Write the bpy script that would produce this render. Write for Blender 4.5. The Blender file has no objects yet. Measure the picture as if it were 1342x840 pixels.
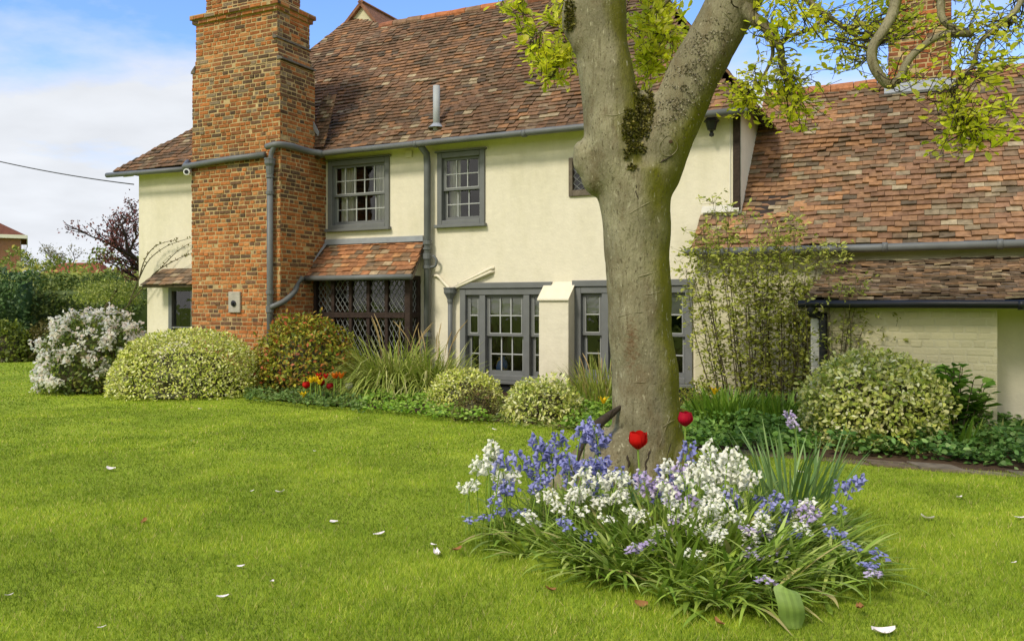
import bpy, bmesh, math, random
import numpy as np
from mathutils import Vector, Matrix, noise

random.seed(7); rng = np.random.default_rng(7)
SC = bpy.context.scene
R = math.radians

# ------------------------------------------------------------------ camera, sky, sun, exposure
F, CX, HY, EYE = 1100.0, 671.0, 400.0, 1.35      # focal length and principal point for a 1342 px wide frame
cam = bpy.data.cameras.new("camera"); camo = bpy.data.objects.new("camera", cam)
SC.collection.objects.link(camo); SC.camera = camo
cam.sensor_width = 36; cam.lens = 36 * F / 1342; cam.shift_y = -20 / 1342
cam.clip_start = .05; cam.clip_end = 2000
camo.location = (0, 0, EYE); camo.rotation_euler = (R(90), 0, 0)

SUN_EL, SUN_AZ = 44.0, 222.0                       # azimuth clockwise from +Y
SUN_STRENGTH, SKY_STRENGTH = 1.5, 0.15
SC.view_settings.view_transform = 'Standard'; SC.view_settings.look = 'None'
SC.view_settings.exposure = 0.86; SC.view_settings.gamma = 1; SC.view_settings.use_curve_mapping = False

world = bpy.data.worlds.new("World"); SC.world = world; world.use_nodes = True
def setup_world():
    nt = world.node_tree; n = nt.nodes; l = nt.links; n.clear()
    out = n.new('ShaderNodeOutputWorld'); bg = n.new('ShaderNodeBackground'); bg.inputs[1].default_value = SKY_STRENGTH
    sky = n.new('ShaderNodeTexSky'); sky.sky_type = 'NISHITA'; sky.sun_disc = False
    sky.sun_elevation = R(SUN_EL); sky.sun_rotation = R(SUN_AZ); sky.air_density = 1.0; sky.dust_density = .4; sky.ozone_density = 2.5
    tc = n.new('ShaderNodeTexCoord'); sep = n.new('ShaderNodeSeparateXYZ'); l.new(tc.outputs['Generated'], sep.inputs[0])
    # clouds: a layer at constant height, direction divided by its own elevation
    add = n.new('ShaderNodeMath'); add.operation = 'ADD'; add.inputs[1].default_value = .22; l.new(sep.outputs[2], add.inputs[0])
    dv = n.new('ShaderNodeVectorMath'); dv.operation = 'DIVIDE'; l.new(tc.outputs['Generated'], dv.inputs[0])
    cmb = n.new('ShaderNodeCombineXYZ')
    for i in range(3): l.new(add.outputs[0], cmb.inputs[i])
    l.new(cmb.outputs[0], dv.inputs[1])
    nz = n.new('ShaderNodeTexNoise'); nz.inputs['Scale'].default_value = 1.5; nz.inputs['Detail'].default_value = 8; nz.inputs['Roughness'].default_value = .55
    mp = n.new('ShaderNodeMapping'); mp.inputs['Location'].default_value = (2.3, .7, 0); mp.inputs['Scale'].default_value = (1, 1.2, 1)
    l.new(dv.outputs[0], mp.inputs[0]); l.new(mp.outputs[0], nz.inputs['Vector'])
    # more cloud towards the horizon
    hz = n.new('ShaderNodeMapRange'); hz.inputs['From Min'].default_value = .03; hz.inputs['From Max'].default_value = .34
    hz.inputs['To Min'].default_value = .62; hz.inputs['To Max'].default_value = -.10; l.new(sep.outputs[2], hz.inputs['Value'])
    sm0 = n.new('ShaderNodeMath'); sm0.operation = 'ADD'; l.new(nz.outputs['Fac'], sm0.inputs[0]); l.new(hz.outputs[0], sm0.inputs[1])
    # an unseen warm cloud bank added behind the camera, to lessen blue fill light
    bk = n.new('ShaderNodeMapRange'); bk.inputs['From Min'].default_value = .25; bk.inputs['From Max'].default_value = -.35; bk.inputs['To Min'].default_value = 0; bk.inputs['To Max'].default_value = .30; l.new(sep.outputs[1], bk.inputs['Value'])
    sm = n.new('ShaderNodeMath'); sm.operation = 'ADD'; l.new(sm0.outputs[0], sm.inputs[0]); l.new(bk.outputs[0], sm.inputs[1])
    cr = n.new('ShaderNodeValToRGB'); cr.color_ramp.elements[0].position = .46; cr.color_ramp.elements[1].position = .72
    l.new(sm.outputs[0], cr.inputs[0])
    tint = n.new('ShaderNodeMix'); tint.data_type = 'RGBA'; tint.blend_type = 'MULTIPLY'; tint.inputs[0].default_value = 1
    tint.inputs[7].default_value = (.66, .77, 1.0, 1); l.new(sky.outputs[0], tint.inputs[6])
    mx = n.new('ShaderNodeMix'); mx.data_type = 'RGBA'; l.new(cr.outputs[0], mx.inputs[0])
    l.new(tint.outputs[2], mx.inputs[6]); cc = n.new('ShaderNodeMix'); cc.data_type = 'RGBA'; l.new(bk.outputs[0], cc.inputs[0]); cc.inputs[6].default_value = (3.1, 3.22, 3.42, 1); cc.inputs[7].default_value = (4.9, 4.2, 3.2, 1); nz2 = n.new('ShaderNodeTexNoise'); nz2.inputs['Scale'].default_value = 3.2; nz2.inputs['Detail'].default_value = 6; l.new(mp.outputs[0], nz2.inputs['Vector'])
    vr = n.new('ShaderNodeMapRange'); vr.inputs['From Min'].default_value = .3; vr.inputs['From Max'].default_value = .7; vr.inputs['To Min'].default_value = .92; vr.inputs['To Max'].default_value = 1.07; l.new(nz2.outputs['Fac'], vr.inputs['Value'])
    vs = n.new('ShaderNodeVectorMath'); vs.operation = 'SCALE'; l.new(cc.outputs[2], vs.inputs[0]); l.new(vr.outputs[0], vs.inputs['Scale']); l.new(vs.outputs[0], mx.inputs[7])
    l.new(mx.outputs[2], bg.inputs[0]); l.new(bg.outputs[0], out.inputs[0])
setup_world()
sl = bpy.data.lights.new("sun", 'SUN'); so = bpy.data.objects.new("sun", sl); SC.collection.objects.link(so)
sl.energy = SUN_STRENGTH; sl.angle = R(11); sl.color = (1, .92, .78)
sd = Vector((math.sin(R(SUN_AZ)) * math.cos(R(SUN_EL)), math.cos(R(SUN_AZ)) * math.cos(R(SUN_EL)), math.sin(R(SUN_EL))))
so.rotation_euler = sd.to_track_quat('Z', 'Y').to_euler(); so.location = sd * 60
SC.cycles.max_bounces = 6; SC.cycles.transparent_max_bounces = 12; SC.cycles.diffuse_bounces = 3; SC.cycles.glossy_bounces = 3
SC.cycles.use_denoising = True
SC.cycles.caustics_reflective = False; SC.cycles.caustics_refractive = False

# ------------------------------------------------------------------ helpers
def s(r, g, b, k=1.0):
    f = lambda c: ((c / 255 + .055) / 1.055) ** 2.4 if c > 10 else c / 255 / 12.92
    return (f(r) * k, f(g) * k, f(b) * k)

def newmat(name):
    m = bpy.data.materials.new(name); m.use_nodes = True
    nt = m.node_tree; b = nt.nodes['Principled BSDF']
    return m, nt, b
def simple(name, col, rough=.6, spec=.3, var=.12, scale=8, bump=.0, bscale=30, metal=0, detail=4):
    m, nt, b = newmat(name); n = nt.nodes; l = nt.links
    b.inputs['Roughness'].default_value = rough; b.inputs['Specular IOR Level'].default_value = spec; b.inputs['Metallic'].default_value = metal
    tc = n.new('ShaderNodeTexCoord'); nz = n.new('ShaderNodeTexNoise'); nz.inputs['Scale'].default_value = scale; nz.inputs['Detail'].default_value = detail
    l.new(tc.outputs['Object'], nz.inputs['Vector'])
    mr = n.new('ShaderNodeMapRange'); mr.inputs['From Min'].default_value = .25; mr.inputs['From Max'].default_value = .75
    mr.inputs['To Min'].default_value = 1 - var; mr.inputs['To Max'].default_value = 1 + var; l.new(nz.outputs['Fac'], mr.inputs['Value'])
    mx = n.new('ShaderNodeVectorMath'); mx.operation = 'SCALE'; mx.inputs[0].default_value = col; l.new(mr.outputs[0], mx.inputs['Scale'])
    l.new(mx.outputs[0], b.inputs['Base Color'])
    if bump:
        bz = n.new('ShaderNodeTexNoise'); bz.inputs['Scale'].default_value = bscale; bz.inputs['Detail'].default_value = 6; l.new(tc.outputs['Object'], bz.inputs['Vector'])
        bp = n.new('ShaderNodeBump'); bp.inputs['Strength'].default_value = bump; bp.inputs['Distance'].default_value = .02
        l.new(bz.outputs['Fac'], bp.inputs['Height']); l.new(bp.outputs[0], b.inputs['Normal'])
    return m
def attrmat(name, rough=.7, spec=.25, transl=0.0, bump=0, bscale=40, var=.0, vscale=20):
    m, nt, b = newmat(name); n = nt.nodes; l = nt.links
    at = n.new('ShaderNodeAttribute'); at.attribute_name = 'Col'; col = at.outputs['Color']
    tc = n.new('ShaderNodeTexCoord')
    if var:
        nz = n.new('ShaderNodeTexNoise'); nz.inputs['Scale'].default_value = vscale; nz.inputs['Detail'].default_value = 5; l.new(tc.outputs['Object'], nz.inputs['Vector'])
        mr = n.new('ShaderNodeMapRange'); mr.inputs['From Min'].default_value = .3; mr.inputs['From Max'].default_value = .7
        mr.inputs['To Min'].default_value = 1 - var; mr.inputs['To Max'].default_value = 1 + var; l.new(nz.outputs['Fac'], mr.inputs['Value'])
        mx = n.new('ShaderNodeVectorMath'); mx.operation = 'SCALE'; l.new(col, mx.inputs[0]); l.new(mr.outputs[0], mx.inputs['Scale']); col = mx.outputs[0]
    b.inputs['Roughness'].default_value = rough; b.inputs['Specular IOR Level'].default_value = spec
    l.new(col, b.inputs['Base Color'])
    if bump:
        bz = n.new('ShaderNodeTexNoise'); bz.inputs['Scale'].default_value = bscale; bz.inputs['Detail'].default_value = 5; l.new(tc.outputs['Object'], bz.inputs['Vector'])
        bp = n.new('ShaderNodeBump'); bp.inputs['Strength'].default_value = bump; bp.inputs['Distance'].default_value = .01
        l.new(bz.outputs['Fac'], bp.inputs['Height']); l.new(bp.outputs[0], b.inputs['Normal'])
    if transl:
        tr = n.new('ShaderNodeBsdfTranslucent'); l.new(col, tr.inputs['Color'])
        ms = n.new('ShaderNodeMixShader'); ms.inputs[0].default_value = transl
        l.new(b.outputs[0], ms.inputs[1]); l.new(tr.outputs[0], ms.inputs[2]); l.new(ms.outputs[0], n['Material Output'].inputs[0])
    return m

def link(o, parent=None):
    SC.collection.objects.link(o)
    if parent is not None: o.parent = parent
    return o
def tag(o, label=None, cat=None, group=None, kind=None):
    if label: o['label'] = label
    if cat: o['category'] = cat
    if group: o['group'] = group
    if kind: o['kind'] = kind
    return o
def empty(name, loc=(0, 0, 0), rz=0):
    o = bpy.data.objects.new(name, None); o.location = loc; o.rotation_euler = (0, 0, rz); o.empty_display_size = .1
    return link(o)
def np_obj(name, verts, faces, cols, mat, parent=None, smooth=False):
    """verts (N,3); faces (M,k) fixed-size polygons; cols (M,3) or None"""
    verts = np.asarray(verts, np.float32); faces = np.asarray(faces, np.int32)
    me = bpy.data.meshes.new(name); M, k = faces.shape
    me.vertices.add(len(verts)); me.vertices.foreach_set('co', verts.ravel())
    me.loops.add(M * k); me.loops.foreach_set('vertex_index', faces.ravel())
    me.polygons.add(M); me.polygons.foreach_set('loop_start', np.arange(0, M * k, k, dtype=np.int32))
    if smooth: me.polygons.foreach_set('use_smooth', np.ones(M, bool))
    if cols is not None:
        a = me.attributes.new('Col', 'FLOAT_COLOR', 'FACE')
        c4 = np.ones((M, 4), np.float32); c4[:, :3] = cols; a.data.foreach_set('color', c4.ravel())
    me.update(calc_edges=True); me.validate()
    me.materials.append(mat)
    return link(bpy.data.objects.new(name, me), parent)

class MB:
    def __init__(self): self.v = []; self.f = []; self.c = []
    def add(self, vs, fs, col=None):
        b = len(self.v); self.v += [tuple(p) for p in vs]
        for f in fs: self.f.append([i + b for i in f]); self.c.append(col)
    def box(self, x0, x1, y0, y1, z0, z1, col=None):
        vs = [(x, y, z) for x in (x0, x1) for y in (y0, y1) for z in (z0, z1)]
        self.add(vs, [(0, 1, 3, 2), (4, 6, 7, 5), (0, 4, 5, 1), (2, 3, 7, 6), (0, 2, 6, 4), (1, 5, 7, 3)], col)
    def prism(self, poly, d, col=None):
        """poly: list of 3D points (planar), extruded by vector d"""
        n = len(poly); d = Vector(d); p = [Vector(q) for q in poly]
        vs = p + [q + d for q in p]
        self.add(vs, [tuple(range(n))[::-1], tuple(range(n, 2 * n))] + [(i, (i + 1) % n, n + (i + 1) % n, n + i) for i in range(n)], col)
    def tube(self, pts, rad, seg=8, col=None, cap=True):
        pts = [Vector(p) for p in pts]; n = len(pts)
        if not hasattr(rad, '__len__'): rad = [rad] * n
        b = len(self.v); prev = None
        for i, p in enumerate(pts):
            t = (pts[min(i + 1, n - 1)] - pts[max(i - 1, 0)]).normalized()
            if prev is None:
                a = Vector((0, 0, 1)) if abs(t.z) < .9 else Vector((1, 0, 0)); u = t.cross(a).normalized()
            else:
                u = (prev - t * prev.dot(t)); u = u.normalized() if u.length > 1e-6 else t.orthogonal().normalized()
            prev = u; w = t.cross(u)
            for k in range(seg):
                an = 2 * math.pi * k / seg; self.v.append(tuple(p + (u * math.cos(an) + w * math.sin(an)) * rad[i]))
        for i in range(n - 1):
            for k in range(seg):
                a = b + i * seg + k; c = b + i * seg + (k + 1) % seg
                self.f.append([a, c, c + seg, a + seg]); self.c.append(col)
        if cap:
            self.f.append([b + k for k in range(seg)][::-1]); self.c.append(col)
            self.f.append([b + (n - 1) * seg + k for k in range(seg)]); self.c.append(col)
    def lathe(self, prof, c=(0, 0, 0), seg=16, col=None):
        b = len(self.v); n = len(prof)
        for r, z in prof:
            for k in range(seg):
                an = 2 * math.pi * k / seg; self.v.append((c[0] + r * math.cos(an), c[1] + r * math.sin(an), c[2] + z))
        for i in range(n - 1):
            for k in range(seg):
                a = b + i * seg + k; d = b + i * seg + (k + 1) % seg
                self.f.append([a, d, d + seg, a + seg]); self.c.append(col)
        self.f.append([b + k for k in range(seg)][::-1]); self.c.append(col)
        self.f.append([b + (n - 1) * seg + k for k in range(seg)]); self.c.append(col)
    def build(self, name, mat, parent=None, smooth=False, bevel=0):
        me = bpy.data.meshes.new(name); me.from_pydata(self.v, [], self.f)
        if self.c and self.c[0] is not None:
            a = me.attributes.new('Col', 'FLOAT_COLOR', 'FACE')
            a.data.foreach_set('color', np.array([(*c, 1) for c in self.c], np.float32).ravel())
        if smooth: me.polygons.foreach_set('use_smooth', [True] * len(me.polygons))
        me.materials.append(mat); me.update()
        o = link(bpy.data.objects.new(name, me), parent)
        if bevel:
            m = o.modifiers.new('bevel', 'BEVEL'); m.width = bevel; m.segments = 2; m.limit_method = 'ANGLE'
        return o

def smooth_path(pts, n=6):
    """Catmull-Rom through 3D points"""
    P = [Vector(p) for p in pts]; out = []
    for i in range(len(P) - 1):
        p0 = P[max(i - 1, 0)]; p1 = P[i]; p2 = P[i + 1]; p3 = P[min(i + 2, len(P) - 1)]
        for k in range(n):
            t = k / n
            out.append(.5 * ((2 * p1) + (p2 - p0) * t + (2 * p0 - 5 * p1 + 4 * p2 - p3) * t * t + (3 * p1 - p0 - 3 * p2 + p3) * t ** 3))
    out.append(P[-1]); return out
def lerp_list(vals, n):
    xs = np.linspace(0, len(vals) - 1, n); return list(np.interp(xs, range(len(vals)), vals))

# real-world points: a photo pixel at a chosen depth, or on the ground
def P(px, py, Z): return Vector(((px - CX) / F * Z, Z, EYE + (HY - py) / F * Z))
def G(px, py):
    Z = EYE * F / (py - HY); return Vector(((px - CX) / F * Z, Z, 0))
def gz(x, y):
    return .018 * np.sin(x * .9 + 1.3) * np.sin(y * .7 + .4) + .012 * np.sin(x * 2.1 - y * 1.3)

# ------------------------------------------------------------------ materials
def render_mat(name, col):
    """old limewashed render: uneven trowelling, faint rain streaks and patches"""
    m, nt, b = newmat(name); n = nt.nodes; l = nt.links; tc = n.new('ShaderNodeTexCoord'); b.inputs['Roughness'].default_value = .9; b.inputs['Specular IOR Level'].default_value = .12
    def nz(scale, det, ms):
        mp = n.new('ShaderNodeMapping'); mp.inputs['Scale'].default_value = ms; l.new(tc.outputs['Object'], mp.inputs[0]); z = n.new('ShaderNodeTexNoise'); z.inputs['Scale'].default_value = scale; z.inputs['Detail'].default_value = det; z.inputs['Roughness'].default_value = .6; l.new(mp.outputs[0], z.inputs['Vector']); return z.outputs['Fac']
    def rng_(f, a, c, lo, hi):
        r = n.new('ShaderNodeMapRange'); r.inputs['From Min'].default_value = a; r.inputs['From Max'].default_value = c; r.inputs['To Min'].default_value = lo; r.inputs['To Max'].default_value = hi; l.new(f, r.inputs['Value']); return r.outputs[0]
    def mul(a, c):
        x = n.new('ShaderNodeMath'); x.operation = 'MULTIPLY'; l.new(a, x.inputs[0]); l.new(c, x.inputs[1]); return x.outputs[0]
    mx = n.new('ShaderNodeMix'); mx.data_type = 'RGBA'; l.new(rng_(mul(nz(3.2, 6, (1, 1, .16)), nz(.8, 3, (1, 1, 1))), .22, .40, 0, .55), mx.inputs[0])
    mx.inputs[6].default_value = (*col, 1); mx.inputs[7].default_value = (col[0] * .82, col[1] * .82, col[2] * .74, 1)
    sc = n.new('ShaderNodeVectorMath'); sc.operation = 'SCALE'; l.new(mx.outputs[2], sc.inputs[0]); l.new(rng_(nz(9, 6, (1, 1, 1)), .3, .7, .95, 1.04), sc.inputs['Scale']); l.new(sc.outputs[0], b.inputs['Base Color'])
    ad = n.new('ShaderNodeMath'); ad.operation = 'MULTIPLY_ADD'; ad.inputs[1].default_value = 3.0; l.new(nz(1.6, 3, (1, 1, 1.5)), ad.inputs[0]); l.new(nz(26, 5, (1, 1, 1)), ad.inputs[2])
    bp = n.new('ShaderNodeBump'); bp.inputs['Strength'].default_value = .22; bp.inputs['Distance'].default_value = .02; l.new(ad.outputs[0], bp.inputs['Height']); l.new(bp.outputs[0], b.inputs['Normal']); return m
M = {}
M['wall'] = render_mat('cream_render', (.78, .722, .555))
M['wall2'] = render_mat('cream_painted_brick', (.66, .61, .40))
M['whitepaint'] = simple('white_paint', (.78, .75, .64), .7, .2, .06, 6)
M['grey'] = simple('grey_paint', s(112, 114, 112), .55, .3, .1, 6)
M['gutter'] = simple('grey_gutter', s(104, 107, 105), .5, .35, .15, 5)
M['blackg'] = simple('black_gutter', (.012, .013, .014), .4, .4, .2, 5)
M['plinth'] = simple('black_plinth', (.02, .022, .024), .7, .3, .2, 5)
M['oak'] = simple('dark_oak', s(58, 47, 40), .75, .2, .35, 14, .5, 40)
M['oldwood'] = simple('weathered_oak', s(110, 100, 85), .8, .2, .3, 14, .5, 40)
M['lead'] = simple('lead', s(150, 155, 160), .6, .4, .12, 9)
M['brick'] = attrmat('brick', .9, .15, bump=.6, bscale=60, var=.25, vscale=22)
M['mortar'] = simple('mortar', s(196, 172, 124, .85), .95, .1, .25, 12, .5, 60)
M['tile'] = attrmat('clay_tile', .88, .15, bump=.4, bscale=50, var=.3, vscale=14)
M['deck'] = simple('roof_underlay', (.05, .04, .035), .9, .1, .2, 6)
M['leaf'] = attrmat('leaf', .5, .35, transl=.28)
M['leafy'] = attrmat('young_leaf', .5, .35, transl=.68)
M['petal'] = attrmat('petal', .6, .2, transl=.3)
M['blossom'] = attrmat('blossom', .7, .1, transl=.5)
M['grass'] = attrmat('grass', .6, .2, transl=.3)
M['blindcloth'] = attrmat('blind_cloth', .9, .1, transl=.35)
M['cloth'] = simple('cream_cloth', (.80, .77, .66), .9, .1, .1, 4)
M['room'] = simple('room_shade', (.05, .045, .035), .9, .1, .2, 2)  # interior surfaces coloured dark, painting in the gloom behind the windows
M['black'] = simple('black_metal', (.015, .016, .018), .4, .4, .2, 20)
M['whiteplastic'] = simple('white_plastic', (.75, .75, .73), .4, .4, .03, 4)
M['twig'] = simple('twig_bark', s(96, 88, 66), .85, .15, .3, 30)
M['darktwig'] = simple('dark_bark', s(66, 58, 48), .85, .15, .3, 30)
M['soil'] = simple('soil', s(92, 74, 56, .8), .95, .1, .35, 9, .8, 30)

def glassmat():
    m, nt, b = newmat('window_glass'); n = nt.nodes; l = nt.links
    n.remove(b); tr = n.new('ShaderNodeBsdfTransparent'); tr.inputs[0].default_value = (.95, .97, .95, 1)
    gl = n.new('ShaderNodeBsdfGlossy'); gl.inputs['Roughness'].default_value = .03
    tc = n.new('ShaderNodeTexCoord'); nz = n.new('ShaderNodeTexNoise'); nz.inputs['Scale'].default_value = 5; l.new(tc.outputs['Object'], nz.inputs['Vector'])
    bp = n.new('ShaderNodeBump'); bp.inputs['Strength'].default_value = .12; bp.inputs['Distance'].default_value = .02; l.new(nz.outputs['Fac'], bp.inputs['Height'])
    l.new(bp.outputs[0], gl.inputs['Normal'])
    fr = n.new('ShaderNodeFresnel'); fr.inputs[0].default_value = 1.5
    mr = n.new('ShaderNodeMath'); mr.operation = 'MULTIPLY_ADD'; mr.inputs[1].default_value = 1.5; mr.inputs[2].default_value = .02; l.new(fr.outputs[0], mr.inputs[0])
    mx = n.new('ShaderNodeMixShader'); l.new(mr.outputs[0], mx.inputs[0]); l.new(tr.outputs[0], mx.inputs[1]); l.new(gl.outputs[0], mx.inputs[2])
    l.new(mx.outputs[0], n['Material Output'].inputs[0]); return m
M['glass'] = glassmat()

def barkmat():
    m, nt, b = newmat('magnolia_bark'); n = nt.nodes; l = nt.links
    tc = n.new('ShaderNodeTexCoord'); ob = tc.outputs['Object']
    def nzn(scale, det, mapsc=None, rough=.5):
        z = n.new('ShaderNodeTexNoise'); z.inputs['Scale'].default_value = scale; z.inputs['Detail'].default_value = det; z.inputs['Roughness'].default_value = rough
        if mapsc:
            mp = n.new('ShaderNodeMapping'); mp.inputs['Scale'].default_value = mapsc; l.new(ob, mp.inputs[0]); l.new(mp.outputs[0], z.inputs['Vector'])
        else: l.new(ob, z.inputs['Vector'])
        return z.outputs['Fac']
    def ramp(fac, a, b_):
        r = n.new('ShaderNodeMapRange'); r.inputs['From Min'].default_value = a; r.inputs['From Max'].default_value = b_; l.new(fac, r.inputs['Value']); return r.outputs[0]
    def mix(f, a, c):
        x = n.new('ShaderNodeMix'); x.data_type = 'RGBA'
        l.new(f, x.inputs[0])
        for sock, v in ((x.inputs[6], a), (x.inputs[7], c)):
            if isinstance(v, tuple): sock.default_value = (*v, 1)
            else: l.new(v, sock)
        return x.outputs[2]
    c00 = mix(ramp(nzn(3, 6), .3, .7), s(114, 108, 82), s(160, 153, 122))
    c01 = mix(ramp(nzn(5, 7, (1, 1, .5), .7), .5, .66), c00, s(116, 104, 76))
    c0 = mix(ramp(nzn(40, 5, (1, 1, .12), .6), .55, .75), c01, s(104, 96, 70))
    # green algae on the sides turned to the damp side (a growth of its own) and in patches
    geo = n.new('ShaderNodeSeparateXYZ'); l.new(tc.outputs['Normal'], geo.inputs[0])
    al = n.new('ShaderNodeMath'); al.operation = 'MULTIPLY_ADD'; al.inputs[1].default_value = .62; l.new(geo.outputs[0], al.inputs[0]); l.new(nzn(2.2, 5), al.inputs[2])
    c1 = mix(ramp(al.outputs[0], .55, .95), c0, s(110, 108, 26))
    # pale lichen specks, dark grain flecks, rusty stain
    c2 = mix(ramp(nzn(38, 3, (1, 1, .35), .6), .62, .70), c1, s(172, 166, 136))
    c3 = mix(ramp(nzn(60, 4, (1, 1, .45), .7), .57, .68), c2, s(88, 80, 58))
    mp2 = n.new('ShaderNodeMapping'); mp2.inputs['Location'].default_value = (.10, .30, -1.05); mp2.vector_type = 'POINT'; l.new(ob, mp2.inputs[0])
    mp3 = n.new('ShaderNodeMapping'); mp3.inputs['Scale'].default_value = (9, 3, 2.6); l.new(mp2.outputs[0], mp3.inputs[0])
    ln = n.new('ShaderNodeVectorMath'); ln.operation = 'LENGTH'; l.new(mp3.outputs[0], ln.inputs[0])
    rs = n.new('ShaderNodeMath'); rs.operation = 'MULTIPLY_ADD'; rs.inputs[1].default_value = 1.6; l.new(nzn(30, 5, (1, 1, 2.2), .7), rs.inputs[0]); 
    ng = n.new('ShaderNodeMath'); ng.operation = 'MULTIPLY'; ng.inputs[1].default_value = -.9; l.new(ln.outputs['Value'], ng.inputs[0]); l.new(ng.outputs[0], rs.inputs[2])
    c3 = mix(ramp(rs.outputs[0], .25, .75), c3, s(112, 84, 58))
    l.new(c3, b.inputs['Base Color']); b.inputs['Roughness'].default_value = .85; b.inputs['Specular IOR Level'].default_value = .2
    bp = n.new('ShaderNodeBump'); bp.inputs['Strength'].default_value = .9; bp.inputs['Distance'].default_value = .016
    h = n.new('ShaderNodeMath'); h.operation = 'ADD'; l.new(nzn(50, 6, (1, 1, .5), .65), h.inputs[0])
    h2 = n.new('ShaderNodeMath'); h2.operation = 'MULTIPLY'; h2.inputs[1].default_value = .9; l.new(nzn(7, 6, (1.6, 1.6, .8), .7), h2.inputs[0]); l.new(h2.outputs[0], h.inputs[1])
    l.new(h.outputs[0], bp.inputs['Height']); l.new(bp.outputs[0], b.inputs['Normal'])
    return m
M['bark'] = barkmat()

# ------------------------------------------------------------------ foliage generators
def pick(pal, n, jit=.18):
    """pal: list of (weight, rgb)"""
    w = np.array([p[0] for p in pal], float); w /= w.sum(); c = np.array([p[1] for p in pal])
    out = c[rng.choice(len(pal), n, p=w)]
    return np.clip(out * (1 + rng.uniform(-jit, jit, (n, 1))) * (1 + rng.uniform(-.05, .05, (n, 3))), .002, .95)
def unit(a): return a / np.maximum(np.linalg.norm(a, axis=-1, keepdims=True), 1e-9)
def leaf_arrays(c, d, nrm, l, w, cols, fold=.12, shape=4):
    """one leaf per row; base c, axis d, approx normal nrm, length l, width w"""
    n = len(c); d = unit(d); sd_ = unit(np.cross(d, nrm)); up = np.cross(sd_, d)
    l = np.broadcast_to(np.asarray(l, float), (n,))[:, None]; w = np.broadcast_to(np.asarray(w, float), (n,))[:, None]
    if shape == 4:
        m = c + d * l * .5
        V = np.stack([c, m + sd_ * w * .5 + up * w * fold, c + d * l - up * l * .06, m - sd_ * w * .5 + up * w * fold], 1)
        Fc = np.arange(n * 4).reshape(n, 4)
        return V.reshape(-1, 3), Fc, cols
    V = np.stack([c, c + d * l * .35 + sd_ * w * .42 + up * w * fold, c + d * l * .72 + sd_ * w * .42 + up * w * fold, c + d * l - up * l * .1,
                  c + d * l * .72 - sd_ * w * .42 + up * w * fold, c + d * l * .35 - sd_ * w * .42 + up * w * fold], 1)
    b = np.arange(n)[:, None] * 6
    Fc = np.concatenate([b + np.array([[0, 1, 2, 3]]), b + np.array([[0, 3, 4, 5]])], 0)
    return V.reshape(-1, 3), Fc, np.concatenate([cols, cols], 0)
def cat(parts):
    V = []; Fs = []; C = []; b = 0
    for v, f, c in parts:
        V.append(v); Fs.append(f + b); C.append(c); b += len(v)
    return np.concatenate(V), np.concatenate(Fs), np.concatenate(C)
def lump(dirs, seed, amp, freq):
    out = np.empty(len(dirs))
    for i, q in enumerate(dirs): out[i] = noise.fractal(Vector(q) * freq + Vector((seed * 7.1, seed * 3.3, seed)), .8, 2.0, 3)
    return 1 + amp * out
def dome_points(n, rad, seed, amp=.12, freq=2.2, depth=.25, low=-.25, power=1.0):
    d = unit(rng.normal(size=(int(n * 2.2), 3))); d = d[d[:, 2] > low][:n]
    sg = np.sign(d) * np.abs(d) ** power; 
    r = lump(d, seed, amp, freq) * (1 - depth * rng.random(len(d)) ** 1.6)
    p = sg * r[:, None] * np.array(rad)
    return p, unit(d / np.array(rad))
def leafcloud(p, nrm, l, pal, w=.5, spread=.9, droop=-.1, shape=4, fold=.12, jit=.2):
    n = len(p); d = unit(nrm * .35 + rng.normal(size=(n, 3)) * spread + np.array([0, 0, droop]))
    nn = unit(nrm + rng.normal(size=(n, 3)) * .6 + np.array([0, 0, .5]))
    L = l * rng.uniform(.65, 1.25, n)
    return leaf_arrays(p, d, nn, L, L * w, pick(pal, n, jit), fold, shape)
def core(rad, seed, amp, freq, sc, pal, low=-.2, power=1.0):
    """inner twiggy mass, coloured dark to paint shade into the hollows between leaves"""
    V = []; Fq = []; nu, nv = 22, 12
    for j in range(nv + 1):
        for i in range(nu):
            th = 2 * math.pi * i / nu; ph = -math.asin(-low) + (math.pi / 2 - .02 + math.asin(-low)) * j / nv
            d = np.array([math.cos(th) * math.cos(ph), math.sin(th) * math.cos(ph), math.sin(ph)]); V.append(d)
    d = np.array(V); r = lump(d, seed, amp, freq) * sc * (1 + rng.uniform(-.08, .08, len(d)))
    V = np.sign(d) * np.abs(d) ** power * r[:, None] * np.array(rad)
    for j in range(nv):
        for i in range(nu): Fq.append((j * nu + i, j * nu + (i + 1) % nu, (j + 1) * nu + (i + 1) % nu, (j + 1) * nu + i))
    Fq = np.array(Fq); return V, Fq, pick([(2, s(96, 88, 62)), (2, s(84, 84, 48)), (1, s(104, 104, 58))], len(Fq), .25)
SEED = [1]
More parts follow.
